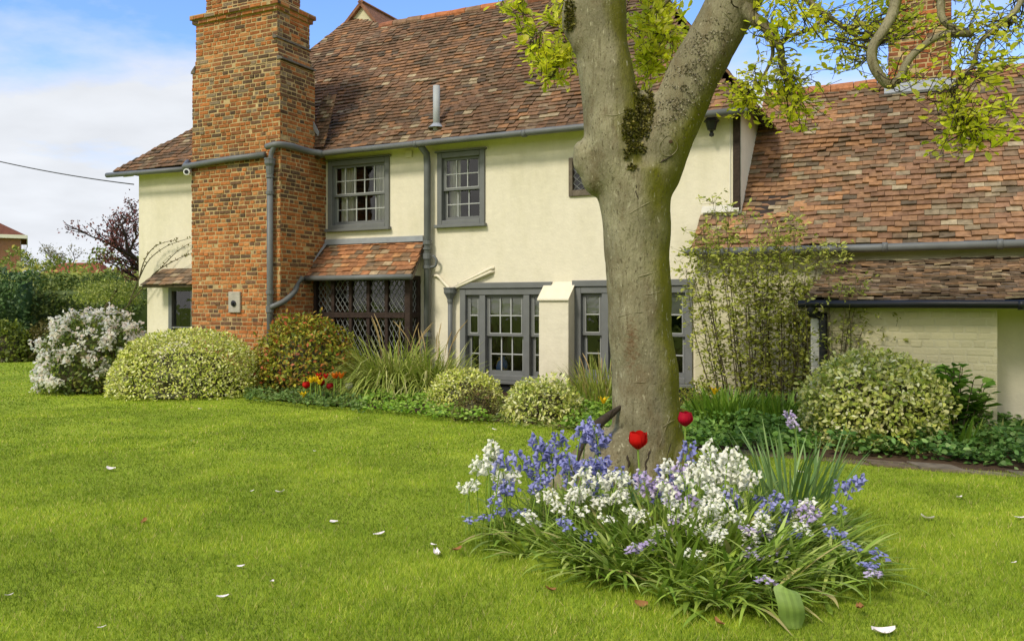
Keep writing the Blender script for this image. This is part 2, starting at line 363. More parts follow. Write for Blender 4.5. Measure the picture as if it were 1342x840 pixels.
def shrub(name, base, rad, n, leaf, pal, label, catg='shrub', amp=.12, freq=2.4, depth=.28, w=.5, lift=0.0, low=-.3, power=1.0, spread=.9, shape=4, cores=.64, extra=None, group=None, mat='leaf', jit=.2, stems=True):
    SEED[0] += 1; sd_ = SEED[0]
    o = empty(name, base); tag(o, label, catg, group)
    p, nr = dome_points(n, rad, sd_, amp, freq, depth, low, power)
    p[:, 2] += lift; p = p[p[:, 2] > .0]; nr = nr[:len(p)]
    parts = [leafcloud(p, unit(p - np.array([0, 0, lift])), leaf, pal, w, spread, shape=shape, jit=jit)]
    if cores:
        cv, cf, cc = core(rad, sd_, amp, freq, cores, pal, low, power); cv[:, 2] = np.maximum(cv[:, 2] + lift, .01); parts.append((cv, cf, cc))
    if amp > .06:
        ns = int(14 + n / 500); ps, ns_ = dome_points(ns, rad, sd_, amp, freq, .05, .1, power); ps[:, 2] += lift; sp = []; sn = []
        for q0, q1 in zip(ps, ns_):
            ln = rng.uniform(.03, .12) * (rad[0] + .4); dd = unit(q1 + rng.normal(size=3) * .5 + np.array([0, 0, .5]))
            for t_ in np.linspace(0, 1, 9): sp.append(q0 + dd * ln * t_ + rng.normal(size=3) * .008); sn.append(dd)
        v2, f2, c2 = leafcloud(np.array(sp), np.array(sn), leaf * .85, pal, w, .9, shape=shape, jit=jit); parts.append((v2, f2, c2))
    v, f, c = cat(parts); np_obj('foliage', v, f, c, M[mat], o)
    if stems:
        mb = MB()
        for k in range(7):
            a = rng.uniform(0, 6.28); r = rng.uniform(.1, .5)
            mb.tube([(0.05 * math.cos(a), .05 * math.sin(a), -.03), (rad[0] * r * .6 * math.cos(a), rad[1] * r * .6 * math.sin(a), rad[2] * .35 + lift * .5), (rad[0] * r * math.cos(a), rad[1] * r * math.sin(a), rad[2] * .7 + lift)], [.018, .012, .006], 5)
        mb.build('stem', M['twig'], o)
    return o

def blades(base, d, length, width, cols, droop, nseg=5, out=None):
    """strap leaves: base (n,3), initial direction d (n,3), droop strength (n,)"""
    n = len(base); t = np.linspace(0, 1, nseg + 1); d = unit(d)
    hor = d.copy(); hor[:, 2] = 0; hor = unit(hor + 1e-6)
    sd_ = unit(np.cross(d, np.array([0, 0, 1.0])) + 1e-6)
    pts = []
    cur = base.copy(); dirv = d.copy(); step = (length / nseg)[:, None]
    for k in range(nseg + 1):
        pts.append(cur.copy()); dirv = unit(dirv + np.stack([0 * droop, 0 * droop, -droop], 1) * (k + 1) / nseg + hor * .04); cur = cur + dirv * step
    V = []
    for k in range(nseg + 1):
        ww = width * (.55 + .9 * t[k] if t[k] < .5 else 1.0 * (1 - ((t[k] - .5) / .5) ** 2) + .02)
        V.append(pts[k] - sd_ * ww[:, None] * .5); V.append(pts[k] + sd_ * ww[:, None] * .5)
    V = np.stack(V, 1); m = 2 * (nseg + 1)
    b = np.arange(n)[:, None] * m
    Fc = np.concatenate([b + np.array([[2 * k, 2 * k + 1, 2 * k + 3, 2 * k + 2]]) for k in range(nseg)], 0)
    return V.reshape(-1, 3), Fc, np.concatenate([cols] * nseg, 0)

# ------------------------------------------------------------------ the ground
def ground():
    xs = np.concatenate([np.linspace(-400, -30, 12), np.linspace(-28, 20, 97), np.linspace(22, 400, 12)])
    ys = np.concatenate([np.linspace(-200, -8, 8), np.linspace(-6, 34, 81), np.linspace(38, 700, 14)])
    X, Y = np.meshgrid(xs, ys); Z = gz(X, Y); V = np.stack([X, Y, Z], -1).reshape(-1, 3)
    nx = len(xs); f = [(j * nx + i, j * nx + i + 1, (j + 1) * nx + i + 1, (j + 1) * nx + i) for j in range(len(ys) - 1) for i in range(nx - 1)]
    m, nt, b = newmat('lawn_ground'); n = nt.nodes; l = nt.links
    tc = n.new('ShaderNodeTexCoord'); a = n.new('ShaderNodeTexNoise'); a.inputs['Scale'].default_value = .9; a.inputs['Detail'].default_value = 8; a.inputs['Roughness'].default_value = .65
    l.new(tc.outputs['Object'], a.inputs['Vector'])
    cr = n.new('ShaderNodeValToRGB'); e = cr.color_ramp.elements; e[0].position = .3; e[0].color = (*s(122, 146, 36), 1); e[1].position = .7; e[1].color = (*s(160, 177, 58), 1)
    l.new(a.outputs['Fac'], cr.inputs[0]); l.new(cr.outputs[0], b.inputs['Base Color']); b.inputs['Roughness'].default_value = .9; b.inputs['Specular IOR Level'].default_value = .1
    o = np_obj('lawn', V, f, None, m, smooth=True); tag(o, kind='structure')
ground()

BED = [(330, 524), (480, 537), (590, 550), (660, 558), (740, 566), (820, 578), (900, 592), (1050, 604), (1200, 616), (1345, 628), (1500, 640)]
bed_front = np.array([[G(*p).x, G(*p).y] for p in BED])
def bed_y(x): return np.interp(x, bed_front[:, 0], bed_front[:, 1])

def lawn_grass():
    parts = []
    def zone(y0, y1, dens, h, w):
        n = int((y1 - y0) * (y0 + y1) * .5 * 1.34 * dens)
        y = rng.uniform(y0, y1, int(n)); x = rng.uniform(-.66, .66, len(y)) * y
        # keep the lawn only: not the bed, not the bluebell clump's middle
        keep = ~((x > -4.5) & (y > bed_y(x) + .16) & (x > bed_front[0, 0]))
        keep &= ((x - .95) / .95) ** 2 + ((y - 4.7) / .75) ** 2 > 1
        keep &= ((x - .95) / .5) ** 2 + ((y - 6.2) / .4) ** 2 > 1
        x = x[keep]; y = y[keep]; n = len(x)
        bandv = np.sin((x * .55 + y) * 3.6 + .8 * np.sin(x * .9)) * .45; pn = bandv * .5 + (np.sin(x * 1.7 + y * .6) * np.sin(y * 1.9 - x * .4) + .7 * np.sin(x * 4.1 - y * 2.2 + 1) * np.sin(y * 3.6 + x * 1.1) + .5 * np.sin(x * 9.3 + y * 7.7) * np.sin(y * 8.1 - x * 5)) / 2.2
        hh = h * rng.uniform(.45, 1.45, n) * (1 + .25 * pn)
        a = rng.uniform(0, 6.283, n); lean = rng.uniform(.2, 1.1, n)
        tip = np.stack([x + np.cos(a) * hh * lean, y + np.sin(a) * hh * lean, gz(x, y) + hh], 1)
        b = rng.uniform(0, 6.283, n); ww = w * rng.uniform(.7, 1.3, n)
        p0 = np.stack([x - np.cos(b) * ww / 2, y - np.sin(b) * ww / 2, gz(x, y) - .004], 1); p1 = np.stack([x + np.cos(b) * ww / 2, y + np.sin(b) * ww / 2, gz(x, y) - .004], 1)
        V = np.stack([p0, p1, tip], 1).reshape(-1, 3)
        c = pick([(5, s(146, 168, 42)), (4, s(163, 181, 54)), (2, s(182, 190, 86)), (2.6, s(112, 141, 34)), (.6, s(204, 190, 124))], n, .15)
        k = np.clip((pn - rng.normal(0, .25, n) + .4) / .8, 0, 1)[:, None]
        mo = np.array([noise.fractal(Vector((a_ * 1.6, b_ * 1.6, 7)), .8, 2, 4) for a_, b_ in zip(x, y)]); k = np.clip(k + mo[:, None] * .8, 0, 1.25)
        c = c * (.70 + .50 * k) * (1 + (k - .5) * np.array([[.10, .0, .06]]))
        parts.append((V, np.arange(n * 3).reshape(n, 3), c))
    zone(3.2, 5.0, 14000, .024, .0038); zone(5.0, 7.5, 8000, .021, .005); zone(7.5, 11, 3200, .019, .009); zone(11, 16, 1000, .018, .015); zone(16, 24, 260, .02, .026)
    v, f, c = cat(parts); o = np_obj('grass', v, f, c, M['grass']); tag(o, 'short mown grass blades covering the garden lawn', 'grass', kind='stuff')
lawn_grass()

# flower bed soil and the old stone edging
mb = MB(); fr = [(x, y, .02) for x, y in bed_front if y > 0]
mb.add([(x, y + .14, .022) for x, y in bed_front] + [(x + 3.5, y + 6.5, .022) for x, y in bed_front], [(i, i + 1, len(bed_front) + i + 1, len(bed_front) + i) for i in range(len(bed_front) - 1)])
tag(mb.build('flower_bed', M['soil']), kind='structure')
mb = MB(); pal_st = [s(128, 112, 92, .7), s(140, 128, 108, .7), s(112, 100, 84, .7), s(150, 138, 112, .7)]
for i in range(len(BED)):
    pass
ex = np.linspace(2.05, 4.6, 9)
for i in range(8):
    x0, x1 = ex[i] + .012, ex[i + 1] - .012
    ya, yb = bed_y(x0) - .02, bed_y(x1) - .02; dz = random.uniform(.02, .035); w = .26
    mb.prism([(x0, ya, -.05), (x1, yb, -.05), (x1, yb + w, -.05), (x0, ya + w, -.05)], (0, 0, .05 + dz), random.choice(pal_st))
o = mb.build('stone_edging', attrmat('edging_stone', .9, .15, bump=.8, bscale=30, var=.35, vscale=12)); tag(o, kind='structure')
# ------------------------------------------------------------------ the house: local frame, x along the front wall, y into the house
HA = R(25.9); HO = Vector(((604 - CX) / F * 13.2, 13.2, 0))
HU = Vector((math.cos(HA), -math.sin(HA), 0)); HV = Vector((math.sin(HA), math.cos(HA), 0))
house = empty('country_house', HO, -HA)
tag(house, 'old cream rendered country house with clay tiled roofs and brick chimneys', 'house')
def loc(w): d = Vector(w) - HO; return Vector((d.dot(HU), d.dot(HV), d.z))
def wld(x, y, z): return HO + HU * x + HV * y + Vector((0, 0, z))
CL = loc((0, 0, EYE))
def ray(px, py): d = Vector(((px - CX) / F, 1, (HY - py) / F)); return Vector((d.dot(HU), d.dot(HV), d.z))
def hl(px, py, y=0.0):
    d = ray(px, py); t = (y - CL.y) / d.y; p = CL + d * t; return p.x, p.z
def onplane(px, py, p0, n):
    d = ray(px, py); t = (p0 - CL).dot(n) / d.dot(n); return CL + d * t
def solve_y(x, px):
    """local y at which local x projects onto column px"""
    k = (px - CX) / F; best = None
    a0 = wld(x, 0, 0); # (X+HV.x*y)/(Y+HV.y*y)=k
    return (k * a0.y - a0.x) / (HV.x - k * HV.y)
def X(px, y=0.0): return hl(px, 300, y)[0]
def Zz(px, py, y=0.0): return hl(px, py, y)[1]
M['barg'] = simple('pale_grey_bars', s(176, 178, 174), .5, .3, .05, 6)

xL, xR = X(182), X(967)
eaveY = -.30
zE = Zz(600, 180, eaveY)                      # eaves height of the main roof
PITCH = R(50)
print('house', xL, xR, 'eave', zE)

# --- walls with openings
def wall_panel(name, x0, x1, z0, z1, y, th, holes, mat, parent=house):
    xs = sorted({x0, x1, *[h[0] for h in holes], *[h[1] for h in holes]}); zs = sorted({z0, z1, *[h[2] for h in holes], *[h[3] for h in holes]})
    mb = MB()
    for i in range(len(xs) - 1):
        for j in range(len(zs) - 1):
            cx, cz = (xs[i] + xs[i + 1]) / 2, (zs[j] + zs[j + 1]) / 2
            if any(h[0] < cx < h[1] and h[2] < cz < h[3] for h in holes): continue
            mb.add([(xs[i], y, zs[j]), (xs[i + 1], y, zs[j]), (xs[i + 1], y, zs[j + 1]), (xs[i], y, zs[j + 1])], [(0, 1, 2, 3)])
            mb.add([(xs[i], y + th, zs[j]), (xs[i + 1], y + th, zs[j]), (xs[i + 1], y + th, zs[j + 1]), (xs[i], y + th, zs[j + 1])], [(3, 2, 1, 0)])
    for a, b, c, d in holes + [(x0, x1, z0, z1)]:
        mb.add([(a, y, c), (a, y + th, c), (a, y + th, d), (a, y, d)], [(0, 1, 2, 3)]); mb.add([(b, y, c), (b, y + th, c), (b, y + th, d), (b, y, d)], [(3, 2, 1, 0)])
        mb.add([(a, y, c), (b, y, c), (b, y + th, c), (a, y + th, c)], [(0, 1, 2, 3)]); mb.add([(a, y, d), (b, y, d), (b, y + th, d), (a, y + th, d)], [(3, 2, 1, 0)])
    bm = bmesh.new(); me = bpy.data.meshes.new(name); me.from_pydata(mb.v, [], mb.f); bm.from_mesh(me); bmesh.ops.remove_doubles(bm, verts=bm.verts, dist=1e-4); bmesh.ops.recalc_face_normals(bm, faces=bm.faces); bm.to_mesh(me); bm.free()
    me.materials.append(mat); return link(bpy.data.objects.new(name, me), parent)

W1 = (X(431), X(511), Zz(470, 299), Zz(470, 209))
W2 = (X(574), X(636), Zz(604, 294), Zz(604, 199))
W3 = (X(604), X(712), Zz(655, 498), Zz(655, 378))
W4 = (X(754), X(908), Zz(830, 500), Zz(830, 375))
W5 = (X(746), X(797), Zz(765, 257), Zz(765, 206))
W6 = (X(222), X(262), Zz(240, 440), Zz(240, 376))
BAYX = (X(408, -.3), X(552), Zz(480, 470), Zz(480, 360))
wall_panel('wall', X(193), xR, -.25, zE + .15, 0, .25, [W1, W2, W3, W4, W5, W6, (BAYX[0] + .1, BAYX[1] - .1, .3, BAYX[3] - .05)], M['wall'])
wall_panel('wall', xL, X(193), Zz(190, 375), zE + .15, 0, .25, [], M['wall'])
D = 5.0
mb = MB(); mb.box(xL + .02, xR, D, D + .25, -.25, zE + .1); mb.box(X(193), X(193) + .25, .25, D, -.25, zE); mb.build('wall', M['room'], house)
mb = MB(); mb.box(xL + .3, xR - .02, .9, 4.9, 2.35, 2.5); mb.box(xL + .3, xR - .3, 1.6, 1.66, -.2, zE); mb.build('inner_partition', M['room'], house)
# right end wall, rising into the hip
mb = MB(); mb.box(xR - .25, xR, .25, D, -.25, zE + .25); mb.build('wall', M['wall'], house)
mb = MB(); mb.box(X(600), xR - .02, -.035, .0 - .003, -.2, Zz(655, 499)); mb.build('plinth', M['plinth'], house)
# corner post and boards at the right end
mb = MB(); mb.box(xR - .06, xR + .03, -.03, .02, Zz(966, 275), zE + .1); mb.build('corner_post', M['oak'], house)
mb = MB(); mb.box(xR, xR + .04, .022, 2.2, 2.2, zE + .12); mb.build('end_board', M['whitepaint'], house)
mb = MB(); mb.tube([(X(957), -.01, zE), (X(957), -.01, Zz(957, 278))], .008, 6); mb.build('cable', M['whitepaint'], house)

# --- tiles
PAL_MAIN = [(5, s(128, 99, 78)), (5, s(118, 93, 75)), (4, s(105, 87, 72)), (2, s(143, 107, 79)), (2, s(126, 108, 89)), (.6, s(155, 140, 116)), (1, s(92, 81, 70))]
PAL_WING = [(5, s(145, 112, 86)), (5, s(135, 104, 83)), (3, s(121, 102, 83)), (2, s(159, 120, 88)), (2, s(138, 124, 103)), (.8, s(104, 92, 78)), (.5, s(164, 150, 126))]
PAL_LEAN = [(4, s(129, 108, 89)), (4, s(116, 100, 84)), (2, s(150, 122, 96)), (2, s(161, 145, 121)), (2, s(99, 87, 74))]
PAL_BAY = [(5, s(164, 115, 83)), (4, s(149, 107, 80)), (3, s(136, 111, 88)), (1.5, s(184, 137, 98)), (1, s(175, 154, 127)), (1.5, s(120, 103, 87))]
def tile_plane(name, p0, u, sdir, poly, pal, parent, w=.165, g=.1, jit=1.0, sag=.02, moss=None, thick=.016):
    """poly: (u,s) outline on the plane through p0; lays overlapping clay tiles course by course"""
    u = Vector(u).normalized(); sdir = Vector(sdir).normalized(); n = u.cross(sdir).normalized()
    if n.z < 0: n = -n
    mb = MB(); cu = np.array([p[0] for p in poly]); cs = np.array([p[1] for p in poly]); N = len(poly)
    cols = np.array([p[1] for p in pal]); wts = np.array([p[0] for p in pal], float); wts /= wts.sum()
    j = 0; sv = cs.min()
    while sv < cs.max() - g * .3:
        sm = sv + g * .5; xs = []
        for i in range(N):
            a, b = i, (i + 1) % N
            if (cs[a] - sm) * (cs[b] - sm) < 0:
                t = (sm - cs[a]) / (cs[b] - cs[a]); xs.append(cu[a] + t * (cu[b] - cu[a]))
        xs.sort()
        for q in range(0, len(xs) - 1, 2):
            ua, ub = xs[q], xs[q + 1]; x = ua - (w * .5 if j % 2 else 0) - random.random() * .01
            while x < ub:
                ww = w * random.uniform(.94, 1.06); a = max(x, ua + random.uniform(-.02, .005)); b = min(x + ww - .004, ub + random.uniform(-.005, .02)); 
                if b - a > .03:
                    sg = sag * noise.noise(Vector((a * .7, sv * .9, 3.3))) + sag * .5 * noise.noise(Vector((a * 2.3, sv * 2.1, 8.8)))
                    lift = .030 + sg + random.gauss(0, .0035) * jit; top = .006 + sg; dl = random.gauss(0, .005) * jit; tw = random.gauss(0, .003) * jit
                    s0 = sv + dl - .01; s1 = sv + g * 1.35
                    pt = lambda uu, ss, nn: Vector(p0) + u * uu + sdir * ss + n * nn
                    tk = thick + random.uniform(-.003, .005)
                    vs = [pt(a, s0, lift + tw), pt(b, s0, lift - tw), pt(b, s1, top), pt(a, s1, top), pt(a, s0, lift + tw - tk), pt(b, s0, lift - tw - tk), pt(b, s1, top - tk), pt(a, s1, top - tk)]
                    k = rng.choice(len(cols), p=wts); pn = noise.fractal(Vector((a * .8, sv * .8, 1.7)), .8, 2, 3)
                    c = cols[k] * (1 + .24 * pn + .22 * noise.noise(Vector((a * .45, sv * .6, 9.1)))) * random.uniform(.89, 1.09)
                    mb.add(vs, [(0, 1, 2, 3), (5, 4, 7, 6), (4, 5, 1, 0), (7, 4, 0, 3), (5, 6, 2, 1)], tuple(np.array(c) * (1.0, .99, .90)))
                x += ww
        sv += g * random.uniform(.985, 1.015); j += 1
    return mb
def deck(mb, p0, u, sdir, poly, th=.05):
    u = Vector(u).normalized(); sdir = Vector(sdir).normalized(); n = u.cross(sdir).normalized()
    if n.z < 0: n = -n
    mb.prism([Vector(p0) + u * a + sdir * b - n * .03 for a, b in poly], -n * th)

# main roof plane
RP0 = Vector((0, eaveY, zE)); RU = Vector((1, 0, 0)); RS = Vector((0, math.cos(PITCH), math.sin(PITCH))); RN = RU.cross(RS)
if RN.z < 0: RN = -RN
def rp(px, py): p = onplane(px, py, RP0, RN) - RP0; return (p.dot(RU), p.dot(RS))
ridge_s = rp(640, 10)[1]; print('ridge slope length', ridge_s)
e_l = X(147, eaveY); e_r = X(992, eaveY)
main_poly = [(e_l, 0), (e_r, 0), rp(915, 78), (rp(842, 0)[0], ridge_s), (rp(500, 34)[0], ridge_s), rp(463, 24), rp(410, 64), rp(330, 116), rp(252, 168)]
print('main_poly', main_poly)
roof = MB(); deck(roof, RP0, RU, RS, main_poly); roof_o = roof.build('roof', M['deck'], house)
tile_plane('t', RP0, RU, RS, main_poly, PAL_MAIN, house, w=.16, g=.088, sag=.05).build('roof_tiles', M['tile'], roof_o)
# back slope, left and right hips close the roof
def pt3(us): return RP0 + RU * us[0] + RS * us[1]
rl, rr = pt3(main_poly[4]), pt3(main_poly[3]); yr = rl.y
bl = Vector((e_l, 2 * yr - eaveY, zE)); br = Vector((e_r, 2 * yr - eaveY, zE)); fl = Vector((e_l, eaveY, zE)); frr = Vector((e_r, eaveY, zE))
mb = MB(); mb.add([fl, rl, bl], [(0, 1, 2)], PAL_MAIN[1][1]); mb.add([rl, rr, br, bl], [(0, 1, 2, 3)], PAL_MAIN[1][1])
mb.build('roof_back', M['tile'], house)
hd = (Vector((frr.x, yr, zE)) - Vector((rr.x, yr, rr.z))); hs = -hd.normalized(); hl_len = hd.length
tile_plane('t', Vector((e_r, yr, zE)), Vector((0, 1, 0)), hs, [(eaveY - yr, 0), (yr - eaveY, 0), (0, hl_len)], PAL_MAIN, house, w=.16, g=.09).build('roof_tiles', M['tile'], roof_o)
mb = MB(); mb.add([Vector((e_r, eaveY, zE)), Vector((e_r, 2 * yr - eaveY, zE)), rr], [(0, 1, 2)]); mb.build('roof_hip', M['deck'], roof_o)
# ridge tiles
mb = MB(); xx = rl.x
while xx < rr.x:
    mb.tube([(xx, yr, rl.z - .03 + random.uniform(-.01, .01)), (xx + .31, yr, rl.z - .03 + random.uniform(-.01, .01))], .095, 10, random.choice([s(176, 112, 72), s(150, 100, 74), s(140, 112, 88)])); xx += .32
mb.build('ridge_tiles', M['tile'], roof_o)
# gablet at the left end of the ridge: little plastered triangle with its own roof running back
ga = onplane(475, 9, pt3(rp(476, 27)), Vector((0, 1, 0))); gl = onplane(459, 30, ga, Vector((0, 1, 0))); gr = onplane(494, 33, ga, Vector((0, 1, 0)))
mb = MB(); mb.prism([gl, gr, ga], (0, .1, 0)); gab = mb.build('gablet', M['wall2'], house)
mb = MB()
for a, b in ((gl, ga), (ga, gr)):
    dv = (b - a).normalized(); nn = Vector((-dv.z, 0, dv.x)); q0 = a - dv * .1; q1 = b + dv * .1
    mb.prism([q0 + Vector((0, -.08, 0)), q1 + Vector((0, -.08, 0)), q1 + nn * .06 + Vector((0, -.08, 0)), q0 + nn * .06 + Vector((0, -.08, 0))], (0, 2.4, 0), s(134, 96, 74))
mb.build('gablet_roof', M['tile'], gab)
# vent pipe on the roof
vb = pt3(rp(572, 168)); vt = Vector((vb.x, vb.y, Zz(570, 113, vb.y)))
mb = MB(); mb.tube([vb - Vector((0, 0, .1)), vt], .055, 14); vp = mb.build('vent_pipe', simple('grey_pipe', s(168, 172, 172), .6, .3, .08, 6), house, True)
mb = MB(); mb.lathe([(.14, 0), (.10, .03), (.062, .07)], vb + Vector((0, 0, .0)), 14); mb.build('collar', M['lead'], vp)
# soffit / rafter feet
mb = MB(); mb.box(xL, xR, eaveY + .08, -.005, zE - .02, zE + .02); mb.build('soffit', M['wall'], house)

# --- gutters
def gut(name, pts, r=.047, mat='gutter', parent=house, collars=None):
    mb = MB(); mb.tube(pts, r, 10); 
    if collars:
        for c, d in collars:
            c = Vector(c); d = Vector(d).normalized() * .03; mb.tube([c - d, c + d], r * 1.2, 10)
    return mb.build(name, M[mat], parent, True)
gz0 = zE - .055; gy = eaveY - .05
cxR = X(427); chY = solve_y(cxR, 367); cxL = X(252, chY); print('chimney', cxL, cxR, chY)
gut('gutter', [(cxR + .03, gy + .1, gz0 - .03), (cxR + .25, gy, gz0), (X(765), gy, gz0 + .01), (xR + .2, gy, gz0 + .02)], collars=[((X(560), gy, gz0), (1, 0, 0)), ((X(700), gy, gz0), (1, 0, 0))])
zg2 = Zz(300, 209, chY - .06); zgc = Zz(362, 190, chY - .06)
gut('gutter', smooth_path([(cxR + .2, gy, gz0), (cxR + .07, gy - .2, zgc + .0), (cxR + .07, chY + .2, zgc + .01), (cxR + .02, chY - .07, zgc), (cxR - .2, chY - .08, zgc - .02)], 4), r=.052)
gut('gutter', [(X(347, chY - .07), chY - .07, zgc - .14), (X(300, chY - .07), chY - .07, zg2), (cxL - .1, chY - .07, zg2 - .05), (X(246, -.6), -.6, Zz(246, 213, -.6))], r=.05)
gut('gutter', [(X(140, gy), gy, Zz(140, 230, gy)), (X(190, gy), gy, Zz(190, 226, gy)), (X(252, gy), gy, Zz(252, 221, gy))], r=.047)
mb = MB(); mb.box(X(150, gy), X(182, 0), -.16, -.12, Zz(165, 234, 0), Zz(165, 229, 0)); mb.build('soffit', M['whitepaint'], house)

# --- chimney
PALB = [s(188, 118, 66, .85), s(174, 106, 58, .85), s(156, 102, 64, .85), s(122, 92, 68, .85), s(104, 83, 64, .85), s(192, 132, 80, .85), s(146, 126, 100, .85)]
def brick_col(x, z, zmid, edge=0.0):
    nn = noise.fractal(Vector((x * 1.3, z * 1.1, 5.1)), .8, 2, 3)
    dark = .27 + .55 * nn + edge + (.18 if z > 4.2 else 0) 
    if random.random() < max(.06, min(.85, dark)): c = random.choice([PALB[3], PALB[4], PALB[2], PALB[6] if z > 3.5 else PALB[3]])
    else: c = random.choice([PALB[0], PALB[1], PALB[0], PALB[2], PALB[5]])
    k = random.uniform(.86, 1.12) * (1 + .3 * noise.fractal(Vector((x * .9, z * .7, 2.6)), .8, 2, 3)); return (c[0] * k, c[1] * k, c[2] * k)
def brick_face(mb, o, u, n, W, z0, z1, h=.068, L=.225, ext=.0, colf=brick_col, edgef=None):
    o = Vector(o); u = Vector(u); n = Vector(n); z = z0; j = 0
    while z < z1 - .02:
        hh = min(h, z1 - z) - .015; x = -ext - (random.uniform(.02, .1)); head = j % 2
        while x < W + ext:
            bl_ = (L * .5 if (head or random.random() < .25) else L) * random.uniform(.9, 1.1); a = max(x, -ext); b = min(x + bl_ - .016, W + ext)
            if b - a > .025:
                pr = .008 + random.gauss(0, .0035); dz = random.gauss(0, .003); t = random.gauss(0, .002)
                f = lambda q, zz, nn: o + u * q + n * nn + Vector((0, 0, zz - o.z))
                e = .004
                vs = [f(a, z + dz, -.002), f(b, z + dz, -.002), f(b, z + hh + dz, -.002), f(a, z + hh + dz, -.002),
                      f(a + e, z + e + dz, pr + t), f(b - e, z + e + dz, pr - t), f(b - e, z + hh - e + dz, pr - t), f(a + e, z + hh - e + dz, pr + t)]
                ed = edgef(a, z) if edgef else 0
                mb.add(vs, [(4, 5, 6, 7), (0, 1, 5, 4), (1, 2, 6, 5), (2, 3, 7, 6), (3, 0, 4, 7)], colf(a + o.x, z, 0, ed))
            x += bl_
        z += h * random.uniform(.97, 1.03); j += 1
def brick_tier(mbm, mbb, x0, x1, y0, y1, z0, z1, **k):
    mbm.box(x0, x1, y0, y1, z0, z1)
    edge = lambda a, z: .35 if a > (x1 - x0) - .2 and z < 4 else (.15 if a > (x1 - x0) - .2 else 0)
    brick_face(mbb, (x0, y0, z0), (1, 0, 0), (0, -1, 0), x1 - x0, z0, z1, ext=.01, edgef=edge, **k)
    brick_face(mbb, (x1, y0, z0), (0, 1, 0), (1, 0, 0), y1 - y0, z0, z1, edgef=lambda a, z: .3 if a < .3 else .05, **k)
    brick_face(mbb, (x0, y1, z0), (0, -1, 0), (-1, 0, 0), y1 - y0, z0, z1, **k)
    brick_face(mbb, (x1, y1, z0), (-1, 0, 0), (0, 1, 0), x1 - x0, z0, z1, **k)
ch = MB(); cb = MB()
z1_ = zgc - .02; z2_ = Zz(368, 78, chY); z3_ = Zz(366, 11, chY)
brick_tier(ch, cb, cxL, cxR, chY, -.003, -.2, z1_)
mxR = X(368, chY) + .0; brick_tier(ch, cb, cxL + .0, cxR - .01, chY + .01, -.28, z1_, z2_)
ux0, ux1 = X(258, chY + .04), cxR - .09
# sloping weathering between the tiers, on left and right
for k in range(3):
    zz = z2_ + k * .07; brick_tier(ch, cb, cxL + .02 + k * .02, cxR - .03 - k * .02, chY + .015 + k * .004, -.30, zz, zz + .07)
brick_tier(ch, cb, ux0, ux1, chY + .03, -.32, z2_ + .21, z3_)
brick_tier(ch, cb, ux0 - .035, ux1 + .035, chY - .01, -.28, z3_, z3_ + .07)
brick_tier(ch, cb, ux0 - .075, ux1 + .075, chY - .05, -.24, z3_ + .07, z3_ + .14)
brick_tier(ch, cb, ux0 + .12, ux1 - .12, chY + .14, -.42, z3_ + .14, z3_ + .75)
cho = ch.build('chimney', M['mortar'], house); cb.build('brickwork', M['brick'], cho)
mb = MB()
for zz, ex_ in ((z2_ + .01, .05), (z2_ + .36, .03)):
    xx = (cxR if ex_ == .05 else ux1)
    mb.prism([(xx - .06, chY - .01, zz), (xx + ex_, chY - .01, zz), (xx + ex_ - .01, chY - .01, zz + .035), (xx - .06, chY - .01, zz + .07)], (0, abs(chY) - .3, 0))
mb.prism([(cxL - .03, chY - .01, z2_), (cxL + .06, chY - .01, z2_), (cxL + .06, chY - .01, z2_ + .12), (cxL - .02, chY - .01, z2_ + .035)], (0, abs(chY) - .3, 0))
mb.build('stone_ledge', simple('weathered_ledge', s(120, 112, 100, .8), .9, .1, .3, 14, .6, 40), cho)
# tiled saddle and lead between chimney and roof
q0 = Vector((cxR - .05, -.28, z1_ + .12)); mb = MB()
sadp = [(0, 0), (.42, 0), (.42, .9), (0, .9)]
sd0 = Vector((cxR - .02, -.30, zE + .06)); tile_plane('t', sd0, Vector((1, 0, 0)), Vector((0, .35, 1)), [(-.05, 0), (.22, 0), (.22, .95), (-.05, 1.05)], PAL_MAIN, house, w=.12, g=.07).build('saddle_tiles', M['tile'], cho)
mb = MB(); mb.prism([(cxR + .0, -.33, z1_ + .42), (cxR + .12, -.36, z1_ + .30), (cxR + .14, -.36, z1_ + .36), (cxR + .0, -.33, z1_ + .56)], (0, .01, 0)); mb.build('lead_flashing', M['lead'], cho)

# downpipe on the chimney with hopper and the branch from the bay
def dpipe(name, pts, r, mat='gutter', collar_pts=(), hopper=None, parent=house):
    mb = MB(); mb.tube(pts, r, 12); o = mb.build(name, M[mat], parent, True)
    for c, hgt in collar_pts:
        m2 = MB(); m2.tube([Vector(c) - Vector((0, 0, hgt / 2)), Vector(c) + Vector((0, 0, hgt / 2))], r * 1.28, 12); m2.build('collar', M[mat], o, False)
    if hopper:
        m2 = MB(); hx, hy, hz, hw = hopper
        m2.lathe([(r * 1.1, -.17), (r * 1.25, -.10), (hw * .75, -.04), (hw, 0), (hw, .06), (hw * 1.08, .065), (hw * 1.08, .085), (hw * .8, .085)], (hx, hy, hz), 12); m2.build('hopper', M[mat], o)
    return o
px_, py_ = X(354, chY - .08), chY - .085
zt = Zz(354, 215, py_)
dp = dpipe('downpipe', [(px_, py_, zt), (px_, py_, -.1)], .05, collar_pts=[((px_, py_, Zz(354, yy, py_)), hh) for yy, hh in ((253, .05), (383, .06), (405, .10), (232, .03))], hopper=(px_, py_, zt, .085))
mb = MB(); mb.tube(smooth_path([(px_ + .02, py_, zt + .06), (px_ + .03, py_, zt + .16), (px_ + .1, py_, zgc - .02)], 4), .04, 10); mb.build('swan_neck', M['gutter'], dp, True)
zb = Zz(400, 366, -.6)
